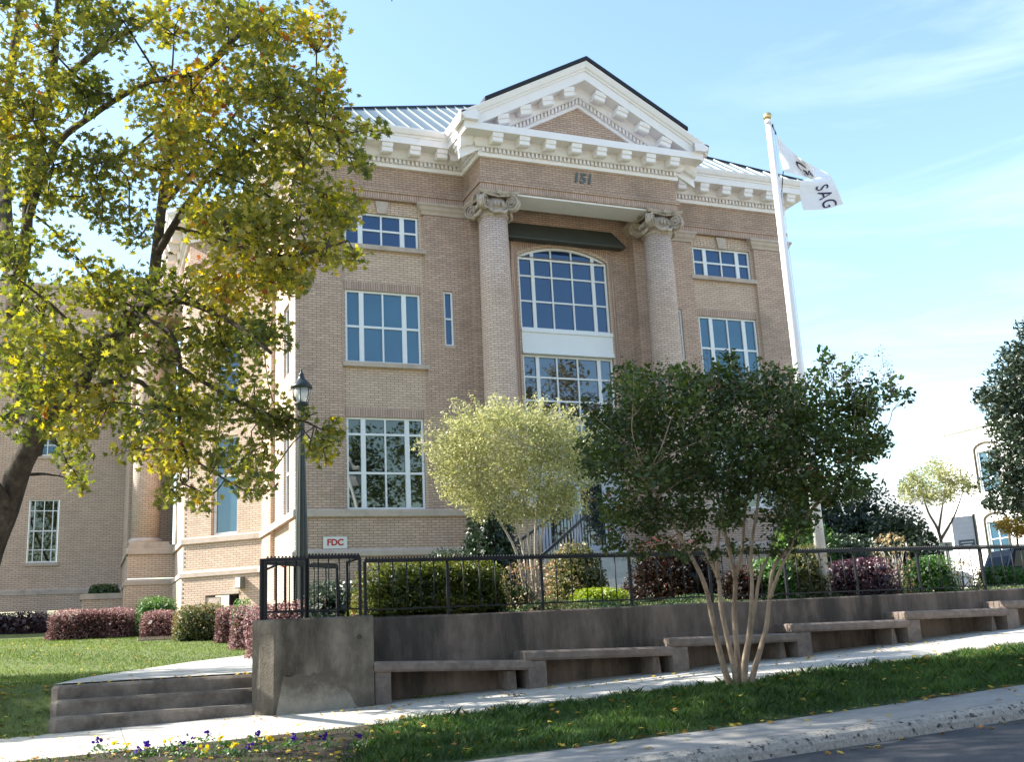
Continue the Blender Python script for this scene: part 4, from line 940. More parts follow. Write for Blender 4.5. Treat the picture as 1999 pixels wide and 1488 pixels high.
# ------------------------------------------------------------------ plants
def bumps(P, s=1., seed=0):
    return np.sin(P[:, 0]*3.1*s+seed)+np.sin(P[:, 1]*3.7*s+1.3*seed)+np.sin(P[:, 2]*4.3*s+.7*seed)
def hedge(name, label, cat, c, half, leafm, n, size, shape=OVAL, rot=0., core='leaf_dark', bump=.07, group=None, twigs=0, roundness=.35, mixr=(0, 1), stem='bark_grey', inner=True):
    """c centre on the ground, half (x,y,height)"""
    T = thing(name, label, cat, c, group); hx, hy, h = half; cr_, sr = math.cos(rot), math.sin(rot)
    def place(q):     # q in unit box (-1..1,-1..1,0..1)
        x, y, z = q[:, 0]*hx, q[:, 1]*hy, q[:, 2]*h
        return np.stack([c[0]+x*cr_-y*sr, c[1]+x*sr+y*cr_, c[2]+z], 1)
    d = RNG.normal(size=(n, 3)); d[:, 2] = np.abs(d[:, 2])*1.0; p = 2/roundness
    d /= ((np.abs(d)**p).sum(1)**(1/p))[:, None]
    lay = np.where(RNG.uniform(size=n) < .8, RNG.uniform(.86, 1.04, n), RNG.uniform(.5, .95, n))
    low = RNG.uniform(size=n) < .25; d[low, 2] = RNG.uniform(.02, .3, low.sum())
    q = d*lay[:, None]; P = place(q); nb = bumps(P, 1.6, hx*7)
    P += (P-np.array([c[0], c[1], c[2]+h*.4]))*(bump*nb/2)[:, None]; P[:, 2] = np.maximum(P[:, 2], c[2]+.02)
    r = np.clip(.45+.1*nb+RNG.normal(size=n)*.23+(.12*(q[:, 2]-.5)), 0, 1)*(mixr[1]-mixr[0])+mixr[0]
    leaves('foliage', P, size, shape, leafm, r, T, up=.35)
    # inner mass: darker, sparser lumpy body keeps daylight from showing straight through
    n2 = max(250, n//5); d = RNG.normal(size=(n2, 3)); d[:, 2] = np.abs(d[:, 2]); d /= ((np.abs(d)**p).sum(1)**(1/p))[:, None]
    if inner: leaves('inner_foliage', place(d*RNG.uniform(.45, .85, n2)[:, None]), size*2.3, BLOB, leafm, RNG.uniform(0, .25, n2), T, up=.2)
    mb = MB()
    for k in range(max(4, twigs)):
        a = place(np.array([[RNG.uniform(-.5, .5), RNG.uniform(-.5, .5), 0.]]))[0]; b_ = place(np.array([[RNG.uniform(-.8, .8), RNG.uniform(-.8, .8), RNG.uniform(.6, 1.0)]]))[0]
        limb(mb, [a, (a+b_)/2+RNG.normal(size=3)*.05, b_], .014, .004, 5, 3)
    mb.build('stem', stem, T); return T
def tree(name, label, cat, base, trunks, clumps, leafm, n, size, shape, bark, group=None, squash=(1, 1, .85), up=.3, twr=.012, rfun=None, twign=5, extra_skel=()):
    """trunks: list of (points, r0, r1); clumps: list of (centre, radius, weight, hue shift)"""
    T = thing(name, label, cat, tuple(base), group); mb = MB(); sk = []
    for pts, r0, r1 in trunks: limb(mb, pts, r0, r1, 10, 5, .0, sk)
    mb.build('trunk', bark, T); SK = np.array([s[0] for s in sk]); SR = np.array([s[1] for s in sk])
    tw = MB(); wts = np.array([c[2]*c[1]**2 for c in clumps]); wts = wts/wts.sum(); PS = []; RS = []
    for (c, r, w, hue), f in zip(clumps, wts):
        c = np.array(c, float); k = max(5, int(n*f)); d = np.linalg.norm(SK-c, axis=1); i = int(np.argmin(d+SR*0)); s = SK[i]
        hub = s+(c-s)*.75+RNG.normal(size=3)*r*.15
        limb(tw, [s, (s+hub)/2+RNG.normal(size=3)*.08*d[i], hub], min(SR[i]*.6, .018+.012*d[i]), twr*.8, 6, 3)
        ends = []
        for j in range(max(2, int(twign*r/.5))):
            e = c+ball(1, r*.9, squash, .4)[0]; ends.append(e); m1 = hub+(e-hub)*.5+RNG.normal(size=3)*.12*r
            limb(tw, [hub, m1, e], twr*.8, twr*.25, 4, 3); ends.append(m1)
        ends = np.array(ends); kk = k//2
        pick = ends[RNG.integers(0, len(ends), kk)]; P1 = pick+RNG.normal(size=(kk, 3))*r*.2
        P2 = c+ball(k-kk, r, squash, .3); P = np.concatenate([P1, P2]); PS.append(P)
        RS.append(np.clip(hue+RNG.normal(size=len(P))*.17+RNG.normal()*.05, 0, 1))
    tw.build('branches', bark, T); P = np.concatenate(PS); R_ = np.concatenate(RS)
    leaves('crown', P, size, shape, leafm, R_, T, up=up)
    return T

# --- big maple on the left
D0 = 13.6
def A(px, py, d=0): return at(px, py, D0+d)
base = A(-75, 1345, -.2); base[2] = float(lawn_z(base[0], base[1]))-.05
tr = [([base, A(-30, 1110, 0), A(10, 1000, 0), A(38, 915, 0), A(62, 870, 0)], .2, .14),
      ([A(60, 880, 0), A(78, 835, .1), A(105, 805, .2), A(142, 772, .3), A(175, 720, .3), A(215, 655, .2), A(262, 606, 0), A(330, 585, -.3), A(395, 600, -.6), A(470, 640, -1.), A(530, 690, -1.2)], .15, .02),
      ([A(60, 885, 0), A(66, 838, -.1), A(92, 780, -.3), A(122, 730, -.4), A(165, 690, -.2), A(250, 640, .2), A(296, 560, .5), A(305, 500, .6), A(316, 400, .8), A(325, 330, .9), A(345, 230, 1.2), A(420, 110, 1.3), A(520, 30, 1.2)], .15, .03),
      ([A(305, 500, .6), A(345, 430, .4), A(372, 388, .3), A(450, 300, 0), A(560, 240, -.4), A(640, 250, -.8)], .06, .015),
      ([A(372, 388, .3), A(430, 420, -.3), A(460, 475, -.6), A(560, 500, -1), A(680, 470, -1.2)], .045, .012),
      ([A(66, 868, 0), A(40, 760, .5), A(30, 620, .9), A(50, 480, 1.2), A(60, 330, 1.5), A(98, 180, 1.6), A(110, 60, 1.7), A(120, -120, 1.8)], .12, .04),
      ([A(40, 480, 1.2), A(100, 300, .6), A(180, 225, .2), A(290, 160, -.4), A(390, 140, -.7), A(450, 90, -.8)], .06, .02),
      ([A(98, 180, 1.6), A(200, 90, 1.), A(290, 40, .8), A(350, -20, .5)], .06, .02),
      ([A(40, 760, .5), A(-60, 600, 1.5), A(-160, 400, 2.2), A(-260, 150, 3.), A(-320, -100, 3.4)], .12, .04),
      ([A(20, 1000, 0), A(-80, 840, -1), A(-200, 640, -2), A(-330, 430, -2.5)], .1, .03),
      ([A(30, 620, .9), A(10, 400, 2.4), A(15, 200, 3.6), A(40, 0, 4), A(60, -200, 4.4)], .12, .05),
      ([A(262, 606, 0), A(330, 650, -.4), A(352, 720, -.6), A(350, 830, -.8), A(370, 890, -.9), A(480, 960, -1.1)], .05, .01),
      ([A(450, 300, 0), A(330, 250, -.5), A(260, 290, -.9), A(190, 320, -1.2)], .03, .01),
      ([A(142, 772, .3), A(260, 740, .9), A(330, 800, 1.2), A(430, 820, 1.4), A(560, 810, 1.5)], .05, .012),
      ([A(352, 720, -.6), A(440, 770, -.7), A(520, 808, -.6), A(590, 822, -.3), A(645, 848, -.1)], .03, .008),
      ([A(316, 400, .8), A(380, 330, 1.4), A(480, 200, 2.0), A(590, 130, 2.4)], .05, .012)]
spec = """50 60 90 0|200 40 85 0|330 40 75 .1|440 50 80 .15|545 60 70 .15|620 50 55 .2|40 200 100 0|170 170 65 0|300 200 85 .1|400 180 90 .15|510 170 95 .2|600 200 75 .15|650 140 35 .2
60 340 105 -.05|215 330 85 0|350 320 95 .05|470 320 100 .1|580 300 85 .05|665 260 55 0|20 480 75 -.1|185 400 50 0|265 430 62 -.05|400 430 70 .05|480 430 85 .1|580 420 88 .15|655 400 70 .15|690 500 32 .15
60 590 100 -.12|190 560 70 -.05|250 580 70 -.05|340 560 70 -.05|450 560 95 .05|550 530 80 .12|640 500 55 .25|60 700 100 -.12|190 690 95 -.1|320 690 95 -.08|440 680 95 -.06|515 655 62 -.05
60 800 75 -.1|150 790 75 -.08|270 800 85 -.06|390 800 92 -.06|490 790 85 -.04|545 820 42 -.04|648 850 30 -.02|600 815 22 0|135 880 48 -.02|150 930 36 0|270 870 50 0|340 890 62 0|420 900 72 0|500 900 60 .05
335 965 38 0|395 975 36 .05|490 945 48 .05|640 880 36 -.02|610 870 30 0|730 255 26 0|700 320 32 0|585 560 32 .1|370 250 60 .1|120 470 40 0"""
cl = []
rr = random.Random(5)
for tok in spec.replace('\n', '|').split('|'):
    px, py, r, h = [float(v) for v in tok.split()]; 
    for dd in (rr.uniform(-1.6, -.3), rr.uniform(.2, 1.9)):
        R_ = r*D0/F_PX; dd = -.4 if (px > 540 and 780 < py < 860) else dd
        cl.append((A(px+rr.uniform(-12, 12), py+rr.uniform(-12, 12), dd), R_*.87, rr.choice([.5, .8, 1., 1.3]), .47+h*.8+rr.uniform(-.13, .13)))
main = list(cl); 
ctr = A(60, 250, 1.5)
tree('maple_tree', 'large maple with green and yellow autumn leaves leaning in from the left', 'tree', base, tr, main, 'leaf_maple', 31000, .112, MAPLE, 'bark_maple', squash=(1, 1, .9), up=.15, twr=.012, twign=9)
# unseen part of the maple: leaf balls added outside the frame to shade the verge
Tm = [o for o in bpy.data.objects if o.name == 'maple_tree'][0]
P = []
for k in range(46):
    a = rr.uniform(0, 6.28); e = rr.uniform(-.35, 1.2); c = np.array(ctr)+np.array([math.cos(a)*math.cos(e)*4.6-1.6, math.sin(a)*math.cos(e)*4.2, math.sin(e)*3.8+1.6])
    d = c-CAMP; z = d@CF; px = 999.5+F_PX*(d@CR)/z; py = 744-F_PX*(d@CU)/z
    if -40 < px < 1999 and py > -60: continue
    if not (c[1]-.58*(c[2]-.2) < -16.8): continue
    P.append(c+ball(150, .95))
def lands_ok(c):      # keep the crown open where the photograph shows sunlit ground under it
    h = c[2]-.2; lx, ly = c[0]+1.14*h, c[1]-.58*h
    return (ly < -17.2 or lx > 9) and not (lx > 2.5 and ly > -18.3)
tries = 0
while tries < 6000 and len(P) < 92:
    tries += 1; c = np.array([rr.uniform(-13, 1), rr.uniform(-17.5, -9.5), rr.uniform(4.5, 12)]); d = c-CAMP; z = d@CF
    if np.linalg.norm((c-np.array([-6.2, -13.2, 8.]))/[6.5, 4.5, 4.3]) > 1: continue
    if z > .5:
        px = 999.5+F_PX*(d@CR)/z; py = 744-F_PX*(d@CU)/z
        if px > -120 and py > -110: continue
    if lands_ok(c): P.append(c+ball(150, .8))
P = np.concatenate(P); leaves('shade_crown', P, .2, MAPLE, 'leaf_maple', np.clip(.45+RNG.normal(size=len(P))*.2, 0, 1), Tm)

# --- crape myrtle on the verge
Dc = 11.82
def Q(px, py, d=0): return at(px, py, Dc+d)
b0 = Q(1448, 1358); b0[2] = float(verge_z(b0[0], b0[1]))
ctl = [([Q(1432, 1356), Q(1412, 1300, -.05), Q(1392, 1215, -.1), Q(1375, 1140, -.2), Q(1340, 1070, -.4), Q(1300, 1000, -.5), Q(1260, 930, -.7)], .042, .012),
       ([Q(1440, 1358), Q(1432, 1300), Q(1408, 1190, .05), Q(1402, 1130, .1), Q(1375, 1070, .2), Q(1355, 1000, .3), Q(1330, 880, .5)], .04, .01),
       ([Q(1440, 1356, .05), Q(1440, 1290, .1), Q(1433, 1200, .2), Q(1435, 1130, .3), Q(1420, 1060, .4), Q(1400, 960, .5), Q(1390, 850, .6)], .042, .012),
       ([Q(1455, 1358, 0), Q(1452, 1300, -.05), Q(1462, 1240, -.1), Q(1468, 1150, -.15), Q(1466, 1080, -.2), Q(1480, 980, -.3), Q(1500, 860, -.4)], .038, .01),
       ([Q(1460, 1358, .05), Q(1475, 1300), Q(1495, 1230), Q(1502, 1170), Q(1510, 1110), Q(1545, 1060, .1), Q(1580, 1000, .2), Q(1640, 930, .3)], .04, .01),
       ([Q(1452, 1356, .1), Q(1460, 1270, .15), Q(1475, 1180, .2), Q(1485, 1120, .25), Q(1520, 1040, .4), Q(1550, 900, .6)], .032, .01),
       ([Q(1402, 1130, .1), Q(1400, 1085, 0), Q(1410, 1000, -.2), Q(1430, 900, -.3)], .025, .008),
       ([Q(1435, 1130, .3), Q(1448, 1080, .3), Q(1455, 1000, .2), Q(1470, 900, .1)], .028, .008),
       ([Q(1502, 1170), Q(1520, 1120, -.1), Q(1540, 1080, -.2), Q(1575, 1010, -.3), Q(1680, 900, -.5)], .025, .007)]
spec = """1240 760 60|1330 760 62|1420 770 62|1500 760 62|1580 790 62|1660 800 58|1715 780 38|1760 775 22|1200 830 60|1290 840 70|1380 850 70|1470 850 70|1560 860 70|1640 870 62|1700 860 45|1180 900 55|1260 920 65|1340 930 65|1430 930 65|1510 930 62|1590 940 58|1650 950 45|1700 940 30|1200 985 48|1260 1010 50|1340 1010 45|1420 1010 42|1500 1010 40|1560 1010 45|1240 1070 32|1200 1060 22|1420 720 35|1425 690 20|1600 730 30|1605 695 18|1650 720 22|1230 725 26|1310 720 24|1520 735 30|1370 1060 28|1470 1060 24|1150 870 30|1700 730 18|1730 760 18|1150 800 22|1180 1000 20|1300 1060 30|1330 1090 24|1420 1075 26|1520 1070 26|1270 1040 34|1380 1085 22|1180 1050 24|1220 1020 34|1560 1050 24|1620 985 30"""
cc = []
for tok in spec.split('|'):
    px, py, r = [float(v) for v in tok.split()]; r *= .98
    for dd in ((-.7, .7, .0) if r > 40 else (rr.uniform(-.4, .4),)): cc.append((Q(px+rr.uniform(-9, 9), py+rr.uniform(-9, 9), dd+rr.uniform(-.25, .25)), r*Dc/F_PX*.98, 1., .42+rr.uniform(-.16, .16)))
CT = tree('crape_myrtle', 'dark leafy multi-stemmed small tree with pale smooth trunks on the grass strip', 'tree', b0, ctl, cc, 'leaf_crape', 32000, .064, OVAL, 'bark_crape', twr=.006, twign=6)
# leafy upright shoots above the crown and brown seed heads
mbs = MB(); P = []; 
for (px, py), (qx, qy) in (((1600, 790), (1607, 672)), ((1600, 800), (1682, 692)), ((1640, 800), (1770, 770)), ((1425, 790), (1430, 690)), ((1240, 790), (1235, 720)), ((1560, 780), (1545, 715)), ((1330, 780), (1318, 712)), ((1660, 800), (1755, 735))):
    a, b_ = Q(px, py, -.3), Q(qx, qy, -.3); pts = [a+(b_-a)*t+np.array([0, 0, .03*math.sin(3*t)]) for t in np.linspace(0, 1, 14)]; mbs.tube(pts, [.006-.0035*t for t in np.linspace(0, 1, 14)], 5)
    for p in pts[3:]:
        for s_ in (-1, 1): P.append(p+CR*s_*.03+RNG.normal(size=3)*.008)
mbs.build('shoot', 'bark_crape', CT); P = np.array(P); leaves('shoot_leaves', np.repeat(P, 2, 0)+RNG.normal(size=(len(P)*2, 3))*.012, .07, OVAL, 'leaf_bright', RNG.uniform(0, 1, len(P)*2), CT)
P = []; mbs = MB()
for k in range(85):
    px = rr.uniform(1190, 1750); py = 735+abs(px-1450)*.05+rr.gauss(0, 20); c = Q(px, py, rr.uniform(-.6, .6)); P.append(c+RNG.normal(size=(26, 3))*.04)
    mbs.tube([c-np.array([0, 0, .2]), c], [.004, .002], 4)
mbs.build('seed_stalk', 'bark_grey', CT); P = np.concatenate(P); leaves('seed_heads', P, .018, BLOB, 'leaf_seed', RNG.uniform(0, 1, len(P)), CT)

# --- pale yellow-green fountain tree in the bed, white trunks
Ds = 15.4
def H(px, py, d=0): return at(px, py, Ds+d)
b0 = H(1040, 1184)
assert b0[1] > -13
b0[2] = float(terr_z(b0[0], b0[1]))
stl = [([b0+[.05*k-.1, 0, 0], H(1022+k*9, 1140, .05*k), H(e[0], e[1], e[2]), H(e[3], e[4], e[5])], .035, .01) for k, e in enumerate(((1000, 1060, -.2, 930, 950, -.3), (1015, 1050, .1, 970, 900, .2), (1030, 1040, .3, 1010, 880, .5), (1045, 1040, -.2, 1060, 880, -.4), (1060, 1030, .2, 1110, 930, .3)))]
spec = "880 880 45|920 860 55|970 850 60|1030 860 60|1080 870 55|1130 880 50|890 930 48|940 930 55|1000 920 60|1060 930 60|1110 930 50|1150 920 40|930 975 40|980 980 42|1040 985 42|1090 970 40|860 920 25|960 815 30|1010 815 28|900 830 22|1060 830 26|1100 835 22|1140 860 20|900 965 34|1000 1000 34|1070 1000 34|1120 985 32|940 1000 26"
cc = [(H(*[float(v) for v in t.split()][:2], dd), float(t.split()[2])*Ds/F_PX*1.0, 1., .45+rr.uniform(-.12, .12)) for t in spec.split('|') for dd in (-.45, .5)]
ST = tree('fountain_shrub', 'rounded pale yellow-green shrub tree with several white stems behind the railing', 'tree', b0, stl, cc, 'leaf_silver', 26000, .055, QUAD, 'bark_pale', twr=.005, twign=6)
P = []; mbs = MB()
for k in range(110):     # spiky outer sprays
    a = rr.uniform(math.pi*.05, math.pi*.97); o = H(1005, 915, rr.uniform(-.5, .5)); r0, r1 = .8, rr.uniform(.98, 1.27)*(.98+.22*abs(math.cos(a)))
    d = CR*math.cos(a)*1.05+np.array([0, 0, 1])*math.sin(a)*.88; pts = [o+d*(r0+(r1-r0)*t)+RNG.normal(size=3)*.01 for t in np.linspace(0, 1, 7)]; mbs.tube(pts, .004, 4)
    for p in pts: P.append(p+RNG.normal(size=(9, 3))*.028)
mbs.build('spray', 'bark_pale', ST); P = np.concatenate(P); leaves('spray_leaves', P, .048, QUAD, 'leaf_silver', RNG.uniform(.3, 1, len(P)), ST)

def on(px, py, D, fz):
    p = at(px, py, D)
    while fz is terr_z and p[1] < -12.85: D += .05; p = at(px, py, D)
    return (p[0], p[1], float(fz(p[0], p[1])))
# hedges and shrubs inside the bed
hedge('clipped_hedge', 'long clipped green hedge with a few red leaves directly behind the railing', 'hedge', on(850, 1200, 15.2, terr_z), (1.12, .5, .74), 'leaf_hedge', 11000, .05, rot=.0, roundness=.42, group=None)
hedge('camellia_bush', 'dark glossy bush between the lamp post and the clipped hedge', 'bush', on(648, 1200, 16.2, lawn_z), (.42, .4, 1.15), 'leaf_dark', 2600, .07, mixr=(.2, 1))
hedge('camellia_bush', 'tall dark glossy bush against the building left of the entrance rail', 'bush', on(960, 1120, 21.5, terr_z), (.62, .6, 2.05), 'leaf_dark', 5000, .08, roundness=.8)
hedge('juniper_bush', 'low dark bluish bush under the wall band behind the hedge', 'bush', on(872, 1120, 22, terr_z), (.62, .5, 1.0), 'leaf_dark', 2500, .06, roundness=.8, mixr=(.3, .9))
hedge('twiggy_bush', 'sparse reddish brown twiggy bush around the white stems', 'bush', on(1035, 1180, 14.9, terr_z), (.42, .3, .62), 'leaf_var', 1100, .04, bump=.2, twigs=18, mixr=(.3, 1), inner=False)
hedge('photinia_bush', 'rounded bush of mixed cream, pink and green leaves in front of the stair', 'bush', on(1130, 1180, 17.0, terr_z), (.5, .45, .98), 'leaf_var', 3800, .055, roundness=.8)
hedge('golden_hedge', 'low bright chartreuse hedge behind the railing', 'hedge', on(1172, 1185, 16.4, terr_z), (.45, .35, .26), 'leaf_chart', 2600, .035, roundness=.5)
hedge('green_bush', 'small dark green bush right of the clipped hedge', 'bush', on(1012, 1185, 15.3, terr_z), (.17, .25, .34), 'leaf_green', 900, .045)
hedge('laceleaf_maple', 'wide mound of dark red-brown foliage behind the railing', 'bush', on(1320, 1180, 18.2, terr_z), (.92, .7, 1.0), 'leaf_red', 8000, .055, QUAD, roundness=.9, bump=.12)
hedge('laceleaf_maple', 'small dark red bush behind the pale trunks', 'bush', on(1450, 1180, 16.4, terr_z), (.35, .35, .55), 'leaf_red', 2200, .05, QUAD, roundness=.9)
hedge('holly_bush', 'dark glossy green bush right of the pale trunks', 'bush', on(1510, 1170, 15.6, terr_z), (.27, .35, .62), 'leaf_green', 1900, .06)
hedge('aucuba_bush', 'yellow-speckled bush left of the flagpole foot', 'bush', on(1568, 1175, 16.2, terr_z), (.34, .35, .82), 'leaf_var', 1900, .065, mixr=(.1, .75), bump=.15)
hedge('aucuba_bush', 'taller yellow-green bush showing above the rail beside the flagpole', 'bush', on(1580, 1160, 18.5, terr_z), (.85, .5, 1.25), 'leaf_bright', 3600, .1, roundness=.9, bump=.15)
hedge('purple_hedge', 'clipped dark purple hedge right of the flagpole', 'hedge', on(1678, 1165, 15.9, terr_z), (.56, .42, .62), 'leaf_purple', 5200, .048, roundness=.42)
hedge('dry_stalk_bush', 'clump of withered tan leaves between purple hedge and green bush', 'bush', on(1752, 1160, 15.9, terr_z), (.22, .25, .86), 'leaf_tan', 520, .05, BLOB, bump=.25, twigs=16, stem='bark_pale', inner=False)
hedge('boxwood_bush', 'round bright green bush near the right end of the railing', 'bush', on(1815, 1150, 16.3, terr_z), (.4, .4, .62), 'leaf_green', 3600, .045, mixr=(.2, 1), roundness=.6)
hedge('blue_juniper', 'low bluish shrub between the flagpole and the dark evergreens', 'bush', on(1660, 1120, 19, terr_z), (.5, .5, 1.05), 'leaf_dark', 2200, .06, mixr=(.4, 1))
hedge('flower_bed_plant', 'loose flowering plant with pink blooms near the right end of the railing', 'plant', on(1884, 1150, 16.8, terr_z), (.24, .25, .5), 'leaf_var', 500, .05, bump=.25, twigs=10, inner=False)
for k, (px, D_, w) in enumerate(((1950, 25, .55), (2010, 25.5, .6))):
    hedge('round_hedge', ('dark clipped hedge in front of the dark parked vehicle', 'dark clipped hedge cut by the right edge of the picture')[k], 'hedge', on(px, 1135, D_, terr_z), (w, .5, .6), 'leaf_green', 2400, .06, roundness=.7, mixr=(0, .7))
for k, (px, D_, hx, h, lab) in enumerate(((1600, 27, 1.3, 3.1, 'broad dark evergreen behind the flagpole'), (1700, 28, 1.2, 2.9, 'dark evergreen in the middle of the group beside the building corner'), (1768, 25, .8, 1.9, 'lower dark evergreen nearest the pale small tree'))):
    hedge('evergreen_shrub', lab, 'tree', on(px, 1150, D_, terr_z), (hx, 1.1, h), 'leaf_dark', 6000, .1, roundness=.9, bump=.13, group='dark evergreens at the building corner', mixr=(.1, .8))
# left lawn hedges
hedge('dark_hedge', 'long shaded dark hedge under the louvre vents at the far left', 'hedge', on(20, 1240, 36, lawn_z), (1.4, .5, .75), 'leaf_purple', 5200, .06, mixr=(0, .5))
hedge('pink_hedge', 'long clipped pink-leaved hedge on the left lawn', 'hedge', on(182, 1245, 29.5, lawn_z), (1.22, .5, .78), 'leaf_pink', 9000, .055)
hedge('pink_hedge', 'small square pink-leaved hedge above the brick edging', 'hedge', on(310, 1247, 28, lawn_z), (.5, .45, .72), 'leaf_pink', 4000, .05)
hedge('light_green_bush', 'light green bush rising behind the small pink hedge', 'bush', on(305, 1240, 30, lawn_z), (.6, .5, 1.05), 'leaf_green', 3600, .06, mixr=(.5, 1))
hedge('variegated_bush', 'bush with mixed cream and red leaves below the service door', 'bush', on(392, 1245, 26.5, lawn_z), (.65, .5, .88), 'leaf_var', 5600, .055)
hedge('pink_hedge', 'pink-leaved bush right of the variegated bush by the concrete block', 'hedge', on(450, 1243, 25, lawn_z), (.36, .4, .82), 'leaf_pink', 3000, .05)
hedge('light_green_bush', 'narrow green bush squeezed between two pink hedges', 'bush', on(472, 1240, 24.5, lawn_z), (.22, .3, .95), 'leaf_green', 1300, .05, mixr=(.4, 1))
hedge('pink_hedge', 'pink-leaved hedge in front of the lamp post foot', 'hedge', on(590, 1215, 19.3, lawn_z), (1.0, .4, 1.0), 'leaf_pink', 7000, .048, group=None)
hedge('pink_hedge', 'pink-leaved hedge directly left of the concrete end block', 'hedge', on(505, 1230, 22.5, lawn_z), (.6, .4, .85), 'leaf_pink', 3600, .05)
hedge('planter_plant', 'trailing plant spilling over the brick planter cap', 'plant', (-4.25, 12.6, 2.8), (.5, .4, .36), 'leaf_ground', 1500, .07)
T = thing('brick_edging', 'short strip of tan brick edging in front of the small pink hedge', 'edging', on(308, 1250, 27.2, lawn_z)); c = T.location
mb = MB()
for k in range(18): mb.box(c[0]-.5+k*.056, c[0]-.5+k*.056+.048, -c[1], -c[1]+.1, c[2]-.05, c[2]+.1)
mb.build('bricks', 'brick_tan', T)
# --- right background trees
b_ = on(1836, 1075, 25, terr_z)
def J(px, py, d=0): return at(px, py, 25+d)
cc = [(J(x, y, d_), r*25/F_PX, 1, .5) for x, y, r in ((1775, 965, 24), (1800, 935, 30), (1835, 915, 30), (1870, 935, 28), (1895, 955, 18), (1820, 965, 30), (1850, 960, 28), (1765, 950, 16)) for d_ in (-.4, .4)]
tree('small_pale_tree', 'slender pale yellow-green tree before the white building', 'tree', b_, [([np.array(b_), J(1836, 1050), J(1812, 1000), J(1800, 960)], .05, .012), ([J(1836, 1055), J(1862, 1010), J(1880, 960)], .04, .01), ([J(1832, 1040), J(1838, 1000), J(1845, 950)], .035, .01)], cc, 'leaf_silver', 5500, .075, QUAD, 'bark_grey', twr=.008)
def K_(px, py, d=0): return at(px, py, 24+d)
b_ = on(2035, 1120, 24, terr_z)
cc = []
for py, x0, r in ((640, 2010, 30), (690, 1985, 34), (730, 1968, 40), (780, 1950, 46), (830, 1975, 50), (880, 1975, 44), (930, 1965, 46), (975, 1962, 38), (985, 1995, 36), (770, 2010, 55), (850, 2030, 60), (930, 2030, 55), (720, 2030, 45), (655, 2035, 40), (905, 1935, 18), (775, 1920, 18), (985, 1930, 14)):
    for d_ in (-.6, .6): cc.append((K_(x0, py, d_), r*24/F_PX, 1, .35))
for k in range(14): cc.append((K_(2090+20*(k % 4), 640+26*k, rr.uniform(-1.5, 1.5)), .8, .6, .3))
tree('dark_conifer', 'tall dark blue-green conifer at the right edge', 'tree', b_, [([np.array(b_), K_(2040, 900), K_(2035, 560)], .18, .05)], cc, 'leaf_dark', 26000, .13, QUAD, 'bark_grey', twr=.012)
b_ = on(1985, 1110, 38, terr_z)
tree('autumn_tree', 'small yellow-leaved tree under the conifer at the right edge', 'tree', b_, [([np.array(b_), at(1985, 1040, 38)], .1, .03)], [(at(x, y, 38+d_), r*38/F_PX, 1, .5) for x, y, r in ((1965, 1025, 22), (1990, 1030, 25), (2020, 1025, 30)) for d_ in (-.4, .4)], 'leaf_autumn', 2600, .12, QUAD, 'bark_grey')
# ground cover behind the rail
n = 9000; x = RNG.uniform(.6, 4.6, n); y = RNG.uniform(-13.25, -12.2, n); z = 1.17+.07*np.abs(np.sin(x*4)+np.sin(y*5+x))+RNG.uniform(0, .05, n)
o = leaves('ground_cover', np.stack([x, y, z], 1), .04, QUAD, 'leaf_ground', np.clip(.5+.2*np.sin(x*5)+RNG.normal(size=n)*.25, 0, 1)); tag(o, 'low creeping green ground cover along the top of the retaining wall', 'ground cover', kind='stuff')
n = 5000; x = RNG.uniform(4.6, 11, n); y = RNG.uniform(-13.25, -12.4, n); z = 1.19+.04*np.abs(np.sin(x*4)+np.sin(y*5+x))+RNG.uniform(0, .05, n)
o = leaves('ivy', np.stack([x, y, z], 1), .04, QUAD, 'leaf_ground', RNG.uniform(0, 1, n)); tag(o, 'thin leaf litter and creepers at the foot of the right railing', 'ground cover', kind='stuff')

# ------------------------------------------------------------------ grass blades
def blades(name, label, X, Y, Z, h, w, m, rnd, lean=.45):
    n = len(X); a = RNG.uniform(0, 6.28, n); d = np.stack([np.cos(a), np.sin(a), np.zeros(n)], 1); P = np.stack([X, Y, Z], 1); b2 = RNG.uniform(0, 6.28, n)
    hh = h*RNG.uniform(.5, 1.35, n); l = np.stack([np.cos(b2), np.sin(b2), np.zeros(n)], 1)*(hh*RNG.uniform(0, lean, n)*2)[:, None]; up_ = np.zeros((n, 3)); up_[:, 2] = hh
    w_ = (w*RNG.uniform(.6, 1.3, n))[:, None]
    V = np.stack([P-d*w_, P+d*w_, P+d*w_*.7+l*.35+up_*.6, P+l+up_*.95, P-d*w_*.7+l*.35+up_*.6], 1)
    return tag(fast_mesh(name, V, 5, m, rnd), label, 'grass', kind='stuff')
n = 120000; X = RNG.uniform(-3.4, 9.5, n); Y = RNG.uniform(-18.0, -15.98, n)
keep = (X > -1.9-(-16-Y)*.5+RNG.normal(size=n)*.1); X, Y = X[keep], Y[keep]; n = len(X)
edge = np.clip((Y+18.0)/.1, .3, 1); Z = verge_z(X, Y)-.01
pt = np.sin(X*1.7+2*np.sin(Y*1.3))*.12+.1*np.sin(X*7.3+3*Y)*np.sin(Y*9.1-X*2)
tuft = .8+.45*np.clip(np.sin(X*5.1+2*np.sin(Y*6.3))*np.sin(Y*7.7+1.7*np.sin(X*3.9)), -.6, 1)
blades('verge_grass', 'long dark green grass on the strip between sidewalk and kerb', X, Y, Z, .095*edge*tuft, .0032, 'blade_verge', np.clip(.45+pt+RNG.normal(size=n)*.22, 0, 1), .6)
n = 70000; X = RNG.uniform(-9.5, -.4, n); Y = -13.7+RNG.uniform(0, 1, n)**1.6*21; 
